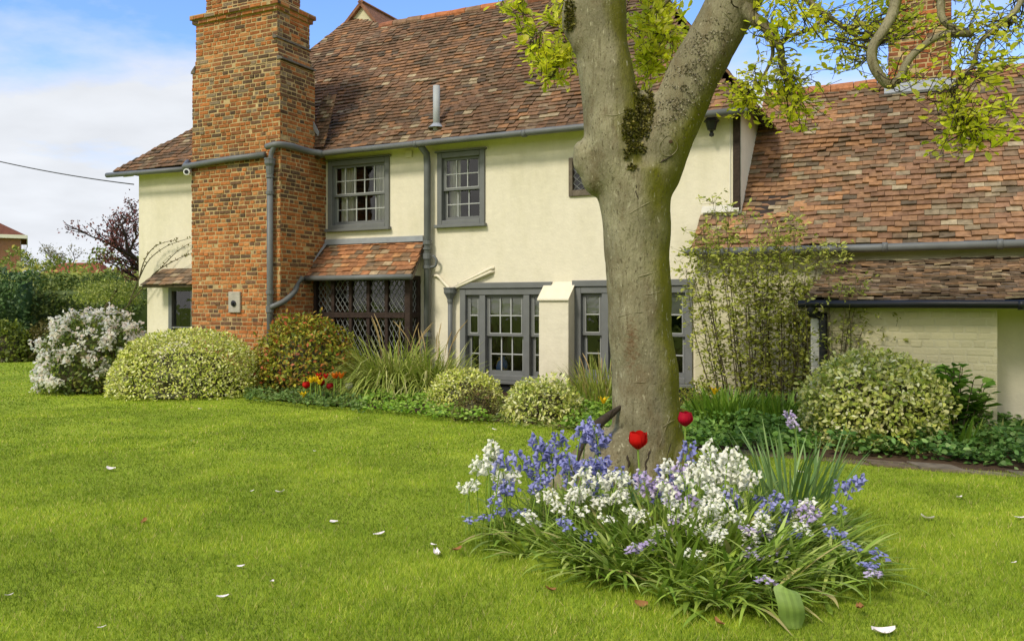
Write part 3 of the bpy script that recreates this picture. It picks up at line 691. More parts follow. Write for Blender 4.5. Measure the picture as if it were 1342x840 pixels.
mb = MB(); mb.tube(smooth_path([(cxR + .02, -.62, zb + .03), (cxR - .02, -.70, zb - .06), (cxR + .05, -.85, zb - .2), (cxR + .045, chY + .05, zb - .36), (cxR - .05, chY - .09, zb - .44), (px_ + .03, py_, zb - .46)], 5), .043, 10); mb.build('downpipe', M['gutter'], house, True)
# main downpipe
dx, dy = X(560, -.1), -.10
dpipe('downpipe', [(dx, dy - .2, gz0 - .02), (dx, dy - .02, gz0 - .12), (dx, dy, gz0 - .3), (dx, dy, -.1)], .055, collar_pts=[((dx, dy, Zz(560, yy, dy)), hh) for yy, hh in ((318, .06), (326, .03), (336, .09), (350, .05), (438, .07))])
mb = MB(); mb.tube(smooth_path([(dx + .02, dy, Zz(570, 350, dy)), (dx + .14, dy, Zz(570, 349, dy)), (dx + .17, dy, Zz(570, 341, dy)), (dx + .11, dy - .01, Zz(570, 335, dy))], 4), .022, 8); mb.build('pipe_bend', M['gutter'], house, True)
# small hopper and its pipes right of the main downpipe
hx = X(590, -.08); hz = Zz(590, 384, -.08)
dpipe('downpipe', [(hx, -.08, hz), (hx, -.08, -.1)], .036, collar_pts=[((hx, -.08, Zz(590, 394, -.08)), .05)], hopper=(hx, -.08, hz, .10))
mb = MB()
for dzz in (0, -.055): mb.tube([(hx + .03, -.06, hz + .08 + dzz * .4), (X(645), -.05, Zz(645, 352) + dzz), (X(648), .02, Zz(648, 351) + dzz)], .024, 8)
mb.tube(smooth_path([(X(567), .02, Zz(567, 362)), (X(576), -.05, Zz(576, 362)), (X(583), -.05, Zz(583, 370)), (hx - .02, -.07, hz + .07)], 4), .024, 8)
mb.build('waste_pipe', M['wall'], house, True)

# --- windows
def box_part(name, boxes, mat, parent, bevel=0):
    mb = MB()
    for b in boxes: mb.box(*b)
    return mb.build(name, mat, parent, bevel=bevel)
def sash_unit(root, x0, x1, z0, z1, y, cols, rows, zm=None, fr=.045, bar=.018):
    """two sashes, the lower one behind the upper, each with its glazing bars and one sheet of glass"""
    zm = zm if zm else (z0 + z1) / 2
    for (a, b, yy, nr) in ((zm - .02, z1, y, rows[0]), (z0, zm + .02, y + .045, rows[1])):
        bx = [(x0, x0 + fr, yy, yy + .035, a, b), (x1 - fr, x1, yy, yy + .035, a, b), (x0 + fr, x1 - fr, yy, yy + .035, b - fr * .9, b), (x0 + fr, x1 - fr, yy, yy + .035, a, a + fr * (1.3 if a == z0 else .8))]
        ia, ib = a + fr, b - fr
        box_part('sash', bx, M['grey'], root)
        bb = []
        for c in range(1, cols): xc = x0 + fr + (x1 - x0 - 2 * fr) * c / cols; bb.append((xc - bar / 2, xc + bar / 2, yy + .006, yy + .03, a + fr * .8, b - fr * .9))
        for r in range(1, nr): zc = ia + (ib - ia) * r / nr; bb.append((x0 + fr, x1 - fr, yy + .008, yy + .028, zc - bar / 2, zc + bar / 2))
        # pale putty edge round the glass
        bb += [(x0 + fr, x0 + fr + .008, yy + .004, yy + .03, ia, ib), (x1 - fr - .008, x1 - fr, yy + .004, yy + .03, ia, ib), (x0 + fr, x1 - fr, yy + .003, yy + .03, a + fr * .8, a + fr * .8 + .01)]
        box_part('glazing_bars', bb, M['barg'], root)
        mb = MB(); mb.add([(x0 + fr, yy + .02, a), (x1 - fr, yy + .02, a), (x1 - fr, yy + .02, b), (x0 + fr, yy + .02, b)], [(0, 1, 2, 3)]); mb.build('pane', M['glass'], root)
def casing(W, head=.03, sill=True, w=.085, proud=.035):
    x0, x1, z0, z1 = W
    bx = [(x0, x0 + w, -proud, .13, z0, z1), (x1 - w, x1, -proud, .13, z0, z1), (x0 + w, x1 - w, -proud, .13, z1 - w, z1), (x0 + w, x1 - w, -proud, .13, z0, z0 + w * .8)]
    o = box_part('window', bx, M['grey'], house, .008)
    box_part('head_moulding', [(x0 - .03, x1 + .03, -proud - .025, .02, z1 + .002, z1 + head)], M['grey'], o, .006)
    if sill: box_part('sill', [(x0 - .03, x1 + .03, -proud - .05, .05, z0 - .05, z0 - .002)], M['grey'], o, .006)
    return o, (x0 + w, x1 - w, z0 + w * .8, z1 - w)
def curtain(parent, x0, x1, z0, z1, y, amp=.03, k=40, name='curtain'):
    n = 40; V = []; 
    for i in range(n + 1):
        x = x0 + (x1 - x0) * i / n; yy = y + amp * math.sin(k * x) + amp * .4 * math.sin(k * 2.3 * x + 1)
        V += [(x, yy, z0), (x, yy, z1)]
    mb = MB(); mb.add(V, [(2 * i, 2 * i + 2, 2 * i + 3, 2 * i + 1) for i in range(n)]); return mb.build(name, M['cloth'], parent, True)
def swag(parent, x0, x1, z0, z1, y):
    n, m = 24, 8; V = []
    for j in range(m + 1):
        for i in range(n + 1):
            t = i / n; v = j / m; dip = 4 * t * (1 - t) * .06 * v
            V.append((x0 + (x1 - x0) * t, y + .012 * math.sin(v * 12 + 3 * t), z1 - (z1 - z0) * v * .85 - dip))
    mb = MB(); mb.add(V, [(j * (n + 1) + i, j * (n + 1) + i + 1, (j + 1) * (n + 1) + i + 1, (j + 1) * (n + 1) + i) for j in range(m) for i in range(n)], (.90, .88, .80)); mb.build('blind', M['blindcloth'], parent, True)
o, (a, b, c, d) = casing(W1); sash_unit(o, a, b, c, d, .02, 5, (2, 2))
curtain(o, a, a + (b - a) * .30, c, d, .20, .025, 60); curtain(o, b - (b - a) * .34, b, c, d, .26, .02, 75)
o, (a, b, c, d) = casing(W2); sash_unit(o, a, b, c, d, .02, 3, (2, 2), bar=.016)
curtain(o, a, a + (b - a) * .33, c, d, .20, .02, 70)
M['mirror'] = None
x0, x1, z0, z1 = W3
def triple(W, splits, zt):
    o, (a, b, c, d) = casing(W, head=.09, w=.10, proud=.04)
    xs = [a] + [a + (b - a) * f for f in splits] + [b]; prev = a
    box_part('mullion', [(a + (b - a) * f - .05, a + (b - a) * f + .05, -.03, .125, c, d) for f in splits], M['grey'], o, .005)
    edges = [(a, a + (b - a) * splits[0] - .05, 1), (a + (b - a) * splits[0] + .05, a + (b - a) * splits[1] - .05, 3), (a + (b - a) * splits[1] + .05, b, 1)]
    for e0, e1, nc in edges:
        sash_unit(o, e0, e1, c, d, .02, nc, (2, 2), fr=.05)
        swag(o, e0 + .01, e1 - .01, d - .31, d + .0, .066)
    return o, (a, b, c, d)
w3, r3 = triple((W3[0], W3[0] + (X(700) - X(604)) * 1.22, W3[2], W3[3]), (.22, .78), 0)
w4, r4 = triple(W4, (.24, .76), 0)
# leaded casement half hidden by the trunk
def lattice(parent, x0, x1, z0, z1, y, nx, nz, plane='x', t=.0058):
    """diamond leading on a vertical sheet; plane 'x' runs along x, 'y' along y"""
    W, H = x1 - x0, z1 - z0; pw, ph = W / nx, H / nz; mb = MB(); segs = []
    for k in range(-nz, nx + 1):
        for sgn in (1, -1):
            pts = []
            # line u = (k + sgn*?)  parametrised by height
            for q in range(nz * 2 + 1):
                v = q * .5; u = k + v if sgn == 1 else (nx - k) - v
                if -1e-6 <= u <= nx + 1e-6: pts.append((u * pw, v * ph))
            if len(pts) >= 2: segs.append((pts[0], pts[-1]))
    for p, q in segs:
        if plane == 'x': A, B = Vector((x0 + p[0], y, z0 + p[1])), Vector((x0 + q[0], y, z0 + q[1]))
        else: A, B = Vector((y, x0 + p[0], z0 + p[1])), Vector((y, x0 + q[0], z0 + q[1]))
        mb.tube([A, B], t, 4, cap=False)
    return mb.build('leading', M['leadcame'], parent)
M['leadcame'] = simple('lead_came', s(128, 130, 124), .5, .4, .1, 20)
def sheet(parent, x0, x1, z0, z1, y, plane='x'):
    mb = MB(); q = [(x0, z0), (x1, z0), (x1, z1), (x0, z1)]
    mb.add([(a, y, b) if plane == 'x' else (y, a, b) for a, b in q], [(0, 1, 2, 3)]); return mb.build('pane', M['glass'], parent)
x0, x1, z0, z1 = W5
o = box_part('window', [(x0, x0 + .06, -.03, .1, z0, z1), (x1 - .06, x1, -.03, .1, z0, z1), (x0 + .06, x1 - .06, -.03, .1, z1 - .06, z1), (x0 + .06, x1 - .06, -.035, .1, z0, z0 + .09)], M['oldwood'], house, .006)
sheet(o, x0 + .06, x1 - .06, z0 + .09, z1 - .06, .02); lattice(o, x0 + .06, x1 - .06, z0 + .09, z1 - .06, .012, 4, 4)
x0, x1, z0, z1 = W6
o = box_part('window', [(x0, x0 + .09, -.03, .1, z0, z1), (x1 - .09, x1, -.03, .1, z0, z1), (x0 + .09, x1 - .09, -.03, .1, z1 - .08, z1), (x0 + .09, x1 - .09, -.03, .1, z0, z0 + .1), (x0 + .09, x1 - .09, -.03, .1, z0 + .14, z0 + .17)], M['grey'], house, .006)
sheet(o, x0 + .09, x1 - .09, z0 + .1, z1 - .08, .03); curtain(o, x0 + (x1 - x0) * .45, x1, z0, z1, .2, .02, 60)
# tiled ledge over it
ly = -.42; lz = Zz(220, 373, ly); lx0, lx1 = X(184, ly), cxL + .06
lt = Zz(220, 352, 0); sdv = Vector((0, -ly, lt - lz)); can = MB(); deck(can, Vector((0, ly, lz)), Vector((1, 0, 0)), sdv, [(lx0, 0), (lx1, 0), (lx1, sdv.length), (lx0 + .12, sdv.length)], .04)
co = can.build('window_canopy', M['oldwood'], house); tile_plane('t', Vector((0, ly, lz)), Vector((1, 0, 0)), sdv, [(lx0, 0), (lx1, 0), (lx1, sdv.length), (lx0 + .14, sdv.length)], PAL_LEAN, house, g=.12).build('roof_tiles', M['tile'], co)

# --- buttress between the two big windows
bx0, bx1, by = X(706, -.27), X(745, -.27), -.27; zb1, zb0 = Zz(730, 372, 0), Zz(730, 393, -.27)
mb = MB(); mb.prism([(bx0, 0, -.2 + .22), (bx0, by, -.2 + .22), (bx0, by, zb0), (bx0, 0, zb1)], (bx1 - bx0, 0, 0)); bt = mb.build('buttress', M['wall'], house, bevel=.012)
mb = MB(); mb.prism([(bx0 - .012, by - .03, zb0 - .01), (bx0 - .012, by - .03, zb0 + .012), (bx0 - .012, .0 - .003, zb1 + .03), (bx0 - .012, -.003, zb1 + .005)], (bx1 - bx0 + .024, 0, 0)); mb.build('coping', M['wall'], bt)

# --- oak bay window with leaded lights and its small tiled roof
bY = -.336; ax0, ax1 = X(408, bY), X(537, bY); az1 = Zz(480, 362, bY); az0 = -.1
tr_z = Zz(480, 413, bY)
post = .085; bx = [(ax0, ax0 + post, bY, bY + .09, az0, az1), (ax1 - .1, ax1, bY, bY + .09, az0, az1), (ax0 + post, ax1 - .1, bY + .005, bY + .085, az1 - .05, az1),
     (ax0 + post, ax1 - .1, bY - .01, bY + .085, tr_z - .045, tr_z + .045), (ax0 + post, ax1 - .1, bY, bY + .085, az0, .32)]
nL = 5; iw = (ax1 - .1 - ax0 - post); 
for k in range(1, nL):
    xc = ax0 + post + iw * k / nL; bx += [(xc - .03, xc + .03, bY + .006, bY + .08, tr_z + .045, az1 - .05), (xc - .03, xc + .03, bY + .006, bY + .08, .32, tr_z - .045)]
# return side
bx += [(ax1 - .09, ax1 - .005, -.085, -.003, az0, az1), (ax1 - .085, ax1 - .01, bY + .09, -.085, az1 - .07, az1), (ax1 - .085, ax1 - .002, bY + .09, -.085, tr_z - .04, tr_z + .04), (ax1 - .085, ax1 - .01, bY + .09, -.085, az0, .32)]
bay = box_part('bay_window', bx, M['oak'], house, .006)
for k in range(nL):
    xa, xb = ax0 + post + iw * k / nL + .035, ax0 + post + iw * (k + 1) / nL - .035
    for za, zb_ in ((tr_z + .05, az1 - .055), (.33, tr_z - .05)):
        sheet(bay, xa - .01, xb + .01, za, zb_, bY + .05); lattice(bay, xa, xb, za, zb_, bY + .043, 3, 4 if za > tr_z else 5, t=.006)
for za, zb_ in ((tr_z + .05, az1 - .075), (.33, tr_z - .05)):
    sheet(bay, bY + .09, -.09, za, zb_, ax1 - .05, 'y'); lattice(bay, bY + .09, -.09, za, zb_, ax1 - .043, 2, 4 if za > tr_z else 5, 'y', t=.006)
box_part('cheek', [(ax1 - .02, ax1 - .003, bY, -.003, az1 + .002, az1 + .25)], M['wall'], bay)
be = -.50; bz = Zz(480, 361, be); bt_ = Zz(490, 319, 0) ; sdv = Vector((0, -be, bt_ - bz)); sl_ = sdv.length
bpoly = [(X(396, be), 0), (X(538, be) + .02, 0), (X(556, 0), sl_), (X(428, 0), sl_)]
mb = MB(); deck(mb, Vector((0, be, bz)), Vector((1, 0, 0)), sdv, bpoly, .05); br_ = mb.build('bay_roof', M['oldwood'], bay)
tile_plane('t', Vector((0, be, bz)), Vector((1, 0, 0)), sdv, bpoly, PAL_BAY, house, g=.098, w=.17).build('roof_tiles', M['tile'], bay)
mb = MB(); pA = Vector((0, be, bz)); sN = sdv.normalized()
mb.prism([(bpoly[0][0] - .08, be - .01, bz + .03), (bpoly[0][0] + .06, be - .01, bz + .05), (bpoly[3][0] + .07, -.005, bt_ + .07), (bpoly[3][0] - .05, -.005, bt_ + .05)], (0, 0, .02))
mb.box(bpoly[3][0], bpoly[2][0], -.05, -.004, bt_ + .0, bt_ + .09); mb.build('lead_flashing', M['lead'], bay)
gut('bay_gutter', [(bpoly[0][0] - .02, be - .05, bz - .035), (bpoly[1][0] + .03, be - .05, bz - .035)], r=.045, parent=bay)
# --- wall lamp bracket, nail etc on the wall: tie plate
mb = MB(); zz = Zz(540, 202, 0); mb.box(X(533), X(541), -.04, -.002, zz - .06, zz + .06); mb.build('tie_plate', M['wall'], house, bevel=.01)

# --- right wing
wY = -.33; weY = -.52; wz0 = Zz(940, 279, 0); wzE = Zz(940, 326, weY); print('wing slope', math.degrees(math.atan((wz0 - wzE) / -weY)))
WS = Vector((0, -weY, wz0 - wzE)).normalized(); WP0 = Vector((0, weY, wzE)); WN = Vector((1, 0, 0)).cross(WS)
def wp(px, py): p = onplane(px, py, WP0, WN) - WP0; return (p.x, p.dot(WS))
wx0 = X(906, weY); wxE = X(1342, weY) + 5.0; wr = (wp(1110, 112)[1] + wp(1300, 96)[1]) / 2; print('wing ridge s', wp(1110, 112), wp(1300, 96))
s0_ = Vector((0, -weY, wz0 - wzE)).length
tl1 = [(wx0, 0), (wxE, 0), (wxE, s0_), (wx0, s0_)]; tl2 = [(xR + .045, s0_), (wxE, s0_), (wxE, wr), (xR + .045, wr)]
mb = MB(); deck(mb, WP0, (1, 0, 0), WS, tl1); deck(mb, WP0, (1, 0, 0), WS, tl2); wro = mb.build('wing_roof', M['deck'], house)
tile_plane('t', WP0, (1, 0, 0), WS, [(wx0, 0), (wxE, 0), (wxE, wr), (xR + .045, wr), (xR + .045, s0_), (wx0, s0_)], PAL_WING, house, w=.168, g=.098, jit=1.6, sag=.06, thick=.02).build('roof_tiles', M['tile'], wro)
rg = WP0 + WS * wr
mb = MB(); mb.add([(xR, rg.y, rg.z), (wxE, rg.y, rg.z), (wxE, 2 * rg.y - weY, wzE), (xR, 2 * rg.y - weY, wzE)], [(0, 1, 2, 3)], PAL_WING[1][1]); mb.build('roof_back', M['tile'], wro)
mb = MB(); xx = xR + .05
while xx < wxE:
    mb.tube([(xx, rg.y, rg.z - .035 + random.uniform(-.008, .008)), (xx + .31, rg.y, rg.z - .035 + random.uniform(-.008, .008))], .10, 10, random.choice([s(176, 120, 84), s(160, 110, 84), s(150, 124, 98)])); xx += .32
mb.build('ridge_tiles', M['tile'], wro)
mb = MB(); zfl = wz0; mb.prism([(wx0 + .02, -.06, zfl + .0), (xR + .02, -.06, zfl), (xR + .02, -.012, zfl + .085), (wx0 + .02, -.012, zfl + .085)], (0, .01, .012)); mb.build('lead_flashing', simple('limed_flashing', (.6, .58, .5), .8, .2, .1, 9), wro)
gut('gutter', [(wx0 - .08, weY - .05, wzE - .04), (X(1150, weY), weY - .05, wzE - .05), (wxE, weY - .05, wzE - .03)], r=.05, collars=[((X(1160, weY), weY - .05, wzE - .045), (1, 0, 0)), ((X(1310, weY), weY - .05, wzE - .045), (1, 0, 0))])
mb = MB(); mb.box(X(911, wY), wxE, wY, -.003, -.25, wzE + .12); mb.box(xR + .003, wxE, .0, 5.0, -.25, wzE + .3); wwall = mb.build('wing_wall', M['wall2'], house)

# right chimney on the wing ridge
c0 = WP0 + Vector((wp(1165, 124)[0], 0, 0)) + WS * (wp(1165, 122)[1]); 
fx0, fx1 = X(1165, c0.y), X(1246, c0.y); m2 = MB(); b2 = MB()
def colr(x, z, a, e):
    c = random.choice([s(176, 104, 66, .8), s(158, 92, 60, .8), s(144, 92, 64, .8), s(120, 90, 70, .8), s(186, 116, 70, .8), s(134, 114, 92, .8)]); k = random.uniform(.8, 1.15); return (c[0] * k, c[1] * k, c[2] * k)
brick_tier(m2, b2, fx0, fx1, c0.y, c0.y + .6, c0.z - .3, c0.z + 1.6, colf=colr)
rc = m2.build('chimney', M['mortar'], house); b2.build('brickwork', M['brick'], rc)
mb = MB(); mb.prism([(fx0 - .06, c0.y - .10, c0.z - .06), (fx1 + .06, c0.y - .10, c0.z - .06), (fx1 + .06, c0.y - .018, c0.z + .10), (fx0 - .06, c0.y - .018, c0.z + .10)], (0, -.02, .03)); mb.build('lead_flashing', M['lead'], rc)

# --- lean-to with its low roof
lx_w = X(1082, wY); leY = solve_y(lx_w, 1060); print('lean-to eave y', leY)
leY = min(leY, -1.0); ltz = Zz(1200, 341, wY); lez = Zz(1200, 393, leY); LS = Vector((0, wY - leY, ltz - lez)); LP0 = Vector((0, leY, lez)); lsl = LS.length; lxE = wxE
lp = [(lx_w - .03, 0), (lxE, 0), (lxE, lsl), (lx_w + .05, lsl)]
mb = MB(); deck(mb, LP0, (1, 0, 0), LS, lp); lro = mb.build('lean_to_roof', M['deck'], house)
tile_plane('t', LP0, (1, 0, 0), LS, lp, PAL_LEAN, house, w=.168, g=.075, jit=2.4, sag=.05, thick=.02).build('roof_tiles', M['tile'], lro)
gut('gutter', [(lx_w - .1, leY - .05, lez - .04), (X(1318, leY), leY - .05, lez - .045), (lxE, leY - .05, lez - .04)], r=.043, mat='blackg', collars=[((X(1338, leY), leY - .05, lez - .05), (1, 0, 0))])
lwY = leY + .14; lwx0, lwx1 = X(1080, lwY), X(1307, lwY)
mb = MB(); mb.box(lwx0, lwx1, lwY, wY - .003, -.25, lez + .03); lw = mb.build('lean_to_wall', M['wall2'], house)
# painted brickwork relief
b3 = MB(); brick_face(b3, (lwx0, lwY, -.2), (1, 0, 0), (0, -1, 0), lwx1 - lwx0, -.2, lez + .02, h=.075, L=.23, colf=lambda x, z, a, e: tuple(np.array((.64, .585, .36)) * random.uniform(.97, 1.03)))
for i, v in enumerate(b3.v): 
    y = v[1]; b3.v[i] = (v[0], lwY + (y - lwY) * .35, v[2])
b3.build('painted_brickwork', attrmat('painted_brick', .85, .15, bump=.5, bscale=40, var=.06, vscale=5), lw)
mb = MB(); mb.box(lwx1 + .003, lxE, lwY + .45, wY - .003, -.25, lez + .16); mb.build('lean_to_wall', M['wall'], house)
mb = MB(); mb.box(X(1063, lwY), X(1077, lwY), lwY - .03, lwY - .003, -.1, lez - .2); mb.build('white_post', M['whitepaint'], house)
dpx = X(1079, lwY - .05); 
dpipe('downpipe', smooth_path([(X(1064, leY), leY - .03, lez - .06), (X(1064, leY), leY - .02, lez - .14), (dpx - .03, lwY - .06, lez - .17), (dpx, lwY - .06, lez - .28), (dpx, lwY - .06, -.1)], 5), .045, 'blackg')

# --- things fixed to the house that stay things of their own
cp = wld(cxL - .02, chY + .1, Zz(252, 226, chY)); mb = MB()
cam_o = empty('security_camera', wld(cxL - .05, chY - .02, Zz(252, 226, chY))); tag(cam_o, 'white bullet security camera beside the gutter on the tall brick chimney', 'camera')
mb.box(-.035, .035, -.03, .04, .03, .11); mb.build('bracket', M['whiteplastic'], cam_o, bevel=.01)
mb = MB(); mb.tube([(0, .04, 0), (0, -.12, -.01)], .055, 16); mb.build('housing', M['whiteplastic'], cam_o, False)
mb = MB(); mb.tube([(0, -.115, -.01), (0, -.128, -.011)], .034, 16); mb.build('lens', M['black'], cam_o)
pz = Zz(308, 396, chY - .02); pl = empty('wall_plate', wld(X(308, chY - .02), chY - .015, pz), -HA); tag(pl, 'pale stone plate with a dark iron ring set in the brick chimney', 'plate')
mb = MB(); mb.box(-.125, .125, -.03, .01, -.17, .17); mb.build('plate', simple('pale_stone', s(196, 190, 172, .8), .85, .1, .15, 10, .4, 40), pl, bevel=.01)
mb = MB(); mb.lathe([(.045, 0), (.05, .02), (.02, .025), (.02, .05)], (0, 0, 0), 12); r_ = mb.build('ring', M['black'], pl); r_.rotation_euler = (R(90), 0, 0); r_.location = (0, -.03, -.02)
# lantern
lt_o = empty('wall_lantern', wld(X(936), -.16, Zz(933, 165, -.16)), -HA); tag(lt_o, 'black coach lantern on the cream wall below the eaves', 'lantern')
mb = MB(); mb.lathe([(.10, .05), (.11, .06), (.06, .12), (.015, .15)], (0, 0, 0), 8); mb.build('hood', M['black'], lt_o)
mb = MB(); mb.lathe([(.055, -.06), (.085, .05)], (0, 0, 0), 8); mb.build('glass_body', M['black'], lt_o)
mb = MB(); mb.lathe([(.03, -.07), (.02, -.09), (.035, -.115), (.03, -.14), (.008, -.15)], (0, 0, 0), 10); mb.build('finial', M['black'], lt_o)
mb = MB(); mb.tube([(0, .15, .04), (0, .08, .13), (0, 0, .15)], .012, 6); mb.build('arm', M['black'], lt_o)
# vase on the sill inside, and pots
def vase(px, py, y, h, r, col, label, name='vase'):
    x, z = hl(px, py, y); mb = MB()
    mb.lathe([(r * .55, 0), (r * .95, h * .25), (r, h * .45), (r * .8, h * .75), (r * .55, h * .85), (r * .7, h), (r * .5, h)], (0, 0, 0), 16)
    m, nt, b = newmat(name + '_glaze'); n = nt.nodes; l = nt.links; b.inputs['Roughness'].default_value = .2
    tc = n.new('ShaderNodeTexCoord'); vo = n.new('ShaderNodeTexNoise'); vo.inputs['Scale'].default_value = 9; l.new(tc.outputs['Object'], vo.inputs[0])
    cr = n.new('ShaderNodeValToRGB'); cr.color_ramp.interpolation = 'CONSTANT'; e = cr.color_ramp.elements; e[0].color = (*col[0], 1); e[1].position = .55; e[1].color = (*col[1], 1); l.new(vo.outputs[0], cr.inputs[0]); l.new(cr.outputs[0], b.inputs['Base Color'])
    o = mb.build(name, m, None, True); o.location = wld(x, y, z); return tag(o, label, 'vase')
vase(658, 489, .22, .26, .10, (s(120, 150, 200), s(210, 190, 110)), 'blue and yellow patterned vase on the sill behind the big window')
vase(617, 488, .24, .30, .09, (s(90, 150, 160), s(60, 110, 120)), 'teal jug behind the left side light of the big window', 'jug')
box_part('window_board', [(W3[0], W4[1], .15, .36, W3[2] + .05, W3[2] + .085)], M['whitepaint'], house)
# ------------------------------------------------------------------ the magnolia in front of the house
from mathutils.bvhtree import BVHTree
TB = Vector((.96, 6.25, 0))
def tree():
    Zt = 6.25; t = empty('magnolia_tree', TB); tag(t, 'old magnolia with a forked grey trunk and fresh yellow-green leaves on the lawn', 'tree')
    def chain(pts, sub=5):
        """pts: (px, py, radius px, dz)"""
        q = smooth_path([P(a, b, Zt + d) - TB for a, b, r, d in pts], sub); r = lerp_list([p[2] / F * Zt for p in pts], len(q)); return q, r
    mb = MB()
    main = [(842, 668, 74, 0), (841, 640, 62, 0), (843, 612, 53, 0), (847, 575, 46, 0), (847, 530, 44.5, 0), (846, 490, 43.5, 0), (840, 440, 41.5, 0), (838, 400, 42, 0), (835, 340, 41.5, 0), (834, 300, 44, 0), (832, 268, 48, 0), (832, 245, 50, 0), (833, 225, 51, 0)]
    q, r = chain(main); mb.tube(q, r, 20)
    q, r = chain([(832, 268, 40, 0), (815, 225, 42, -.02), (803, 185, 38, -.03), (798, 125, 36, -.02), (788, 60, 35, 0), (784, 0, 37, 0), (776, -70, 35, .1), (760, -170, 30, .25), (735, -300, 24, .4)]); mb.tube(q, r, 16)
    q, r = chain([(834, 268, 40, 0), (852, 225, 40, -.02), (872, 180, 36, -.05), (904, 110, 34, -.06), (940, 42, 34, -.08), (962, 0, 34, -.1), (1000, -70, 31, -.15), (1050, -160, 26, -.2), (1120, -260, 20, -.35)]); mb.tube(q, r, 16)
    # crotch filling, burls, knots, roots
    def ball(px, py, rp, dz, st=(1, 1, 1)):
        c = P(px, py, Zt + dz) - TB; rr = rp / F * Zt; bm = bmesh.new(); bmesh.ops.create_icosphere(bm, subdivisions=3, radius=rr)
        mb.add([Vector((v.co.x * st[0], v.co.y * st[1], v.co.z * st[2])) + c for v in bm.verts], [[v.index for v in f.verts] for f in bm.faces]); bm.free()
    ball(838, 180, 30, .0, (1, .9, 2.0)); ball(846, 145, 18, .0, (.9, .8, 1.6))
    ball(768, 208, 19, -.02, (1, 1, 1.4)); ball(784, 226, 24, -.02, (1, 1, 1.3)); ball(763, 196, 13, -.04)
    ball(875, 189, 15, -.19, (1.05, .9, 1.25)); ball(748, 22, 17, -.03, (.75, 1, 2.0)); ball(757, 50, 13, -.05, (.8, 1, 1.8))
    for (a, b, rr), (c, d, e) in [((812, 585, 34), (742, 650, 26)), ((825, 590, 38), (780, 672, 30)), ((870, 590, 32), (908, 655, 26)), ((850, 600, 36), (850, 690, 26)), ((870, 600, 30), (935, 652, 12)), ((835, 610, 30), (820, 690, 22))]:
        dz = -.14 if d > 660 else (-.05 if d > 650 else .05)
        q, r = chain([(a, b, rr, dz * .5), ((a + c) / 2, b + (d - b) * .38, (rr * .55 + e * .45), dz), (c, d, e, dz * 1.6)]); mb.tube(q, r, 12)
    o = mb.build('raw', M['bark'])
    rm = o.modifiers.new('r', 'REMESH'); rm.mode = 'VOXEL'; rm.voxel_size = .022
    sm = o.modifiers.new('s', 'SMOOTH'); sm.factor = .5; sm.iterations = 5
    dg = bpy.context.evaluated_depsgraph_get(); ev = o.evaluated_get(dg); me = bpy.data.meshes.new_from_object(ev); bpy.data.objects.remove(o)
    me.name = 'trunk'
    co = np.empty(len(me.vertices) * 3, np.float32); me.vertices.foreach_get('co', co); co = co.reshape(-1, 3)
    nr = np.empty(len(me.vertices) * 3, np.float32); me.vertices.foreach_get('normal', nr); nr = nr.reshape(-1, 3)
    for i in range(len(co)):
        p = Vector(co[i]); k = noise.noise(p * 3.2) * .018 + noise.noise(Vector((p.x * 7, p.y * 7, p.z * 2.2))) * .008 + noise.noise(Vector((p.x * 9, p.y * 9, p.z * 5))) * .004 + noise.noise(p * 14) * .0035
        if p.z < .35: k += (abs(noise.noise(Vector((p.x * 9, p.y * 9, p.z * 3)))) - .15) * .11 * (1 - max(p.z, 0) / .35)
        co[i] += nr[i] * k
    me.vertices.foreach_set('co', co.ravel()); me.polygons.foreach_set('use_smooth', [True] * len(me.polygons)); me.materials.clear(); me.materials.append(M['bark']); me.update()
    trunk = link(bpy.data.objects.new('trunk', me), t)
    bvh = BVHTree.FromPolygons([tuple(v.co) for v in me.vertices], [tuple(p.vertices) for p in me.polygons])
    eye = Vector((0, 0, EYE)) - TB
    def hit(px, py):
        h = bvh.ray_cast(eye, (P(px, py, Zt) - TB - eye).normalized()); return h[0], h[1]
    # moss growing in the fork
    pts = []; nn = []
    while len(pts) < 2600:
        y = random.uniform(112, 236); x0, x1 = np.interp(y, [112, 140, 170, 200, 236], [832, 820, 815, 818, 824]), np.interp(y, [112, 140, 170, 200, 236], [852, 860, 852, 846, 829])
        x = random.uniform(x0, x1); h, n_ = hit(x, y)
        if noise.noise(Vector((x * .06, y * .06, 1))) < -.18 + (y - 150) * .004: continue
        if h: pts.append(h + n_ * random.uniform(-.004, .012)); nn.append(n_)
    for k in range(420):
        y = random.uniform(2, 40); x = random.uniform(741, 752); h, n_ = hit(x, y)
        if h: pts.append(h); nn.append(n_)
    v, f, c = leafcloud(np.array(pts), np.array(nn), .022, [(3, s(88, 86, 30)), (3, s(112, 108, 38)), (2, s(140, 132, 62)), (1.5, s(60, 56, 28))], .7, .8)
    np_obj('moss', v, f, c, M['leaf'], trunk)
    # grey-brown lichen crust on the upper side of the right limb
    pts = []; nn = []
    while len(pts) < 1500:
        tt = random.random(); x = np.interp(tt, [0, 1], [872, 940]) + random.gauss(0, 15); y = np.interp(tt, [0, 1], [165, 30]) + random.gauss(0, 10); h, n_ = hit(x, y)
        if h and noise.noise(Vector((x * .07, y * .07, 4))) > -.12: pts.append(h + n_ * .001); nn.append(n_)
    v, f, c = leafcloud(np.array(pts), np.array(nn), .013, [(3, s(140, 132, 104)), (2, s(96, 88, 66)), (2, s(168, 160, 132)), (1, s(66, 60, 46))], .9, .7)
    np_obj('lichen', v, f, c, M['leaf'], trunk)
    # old scars: raised lips running round the bark
    mb = MB()
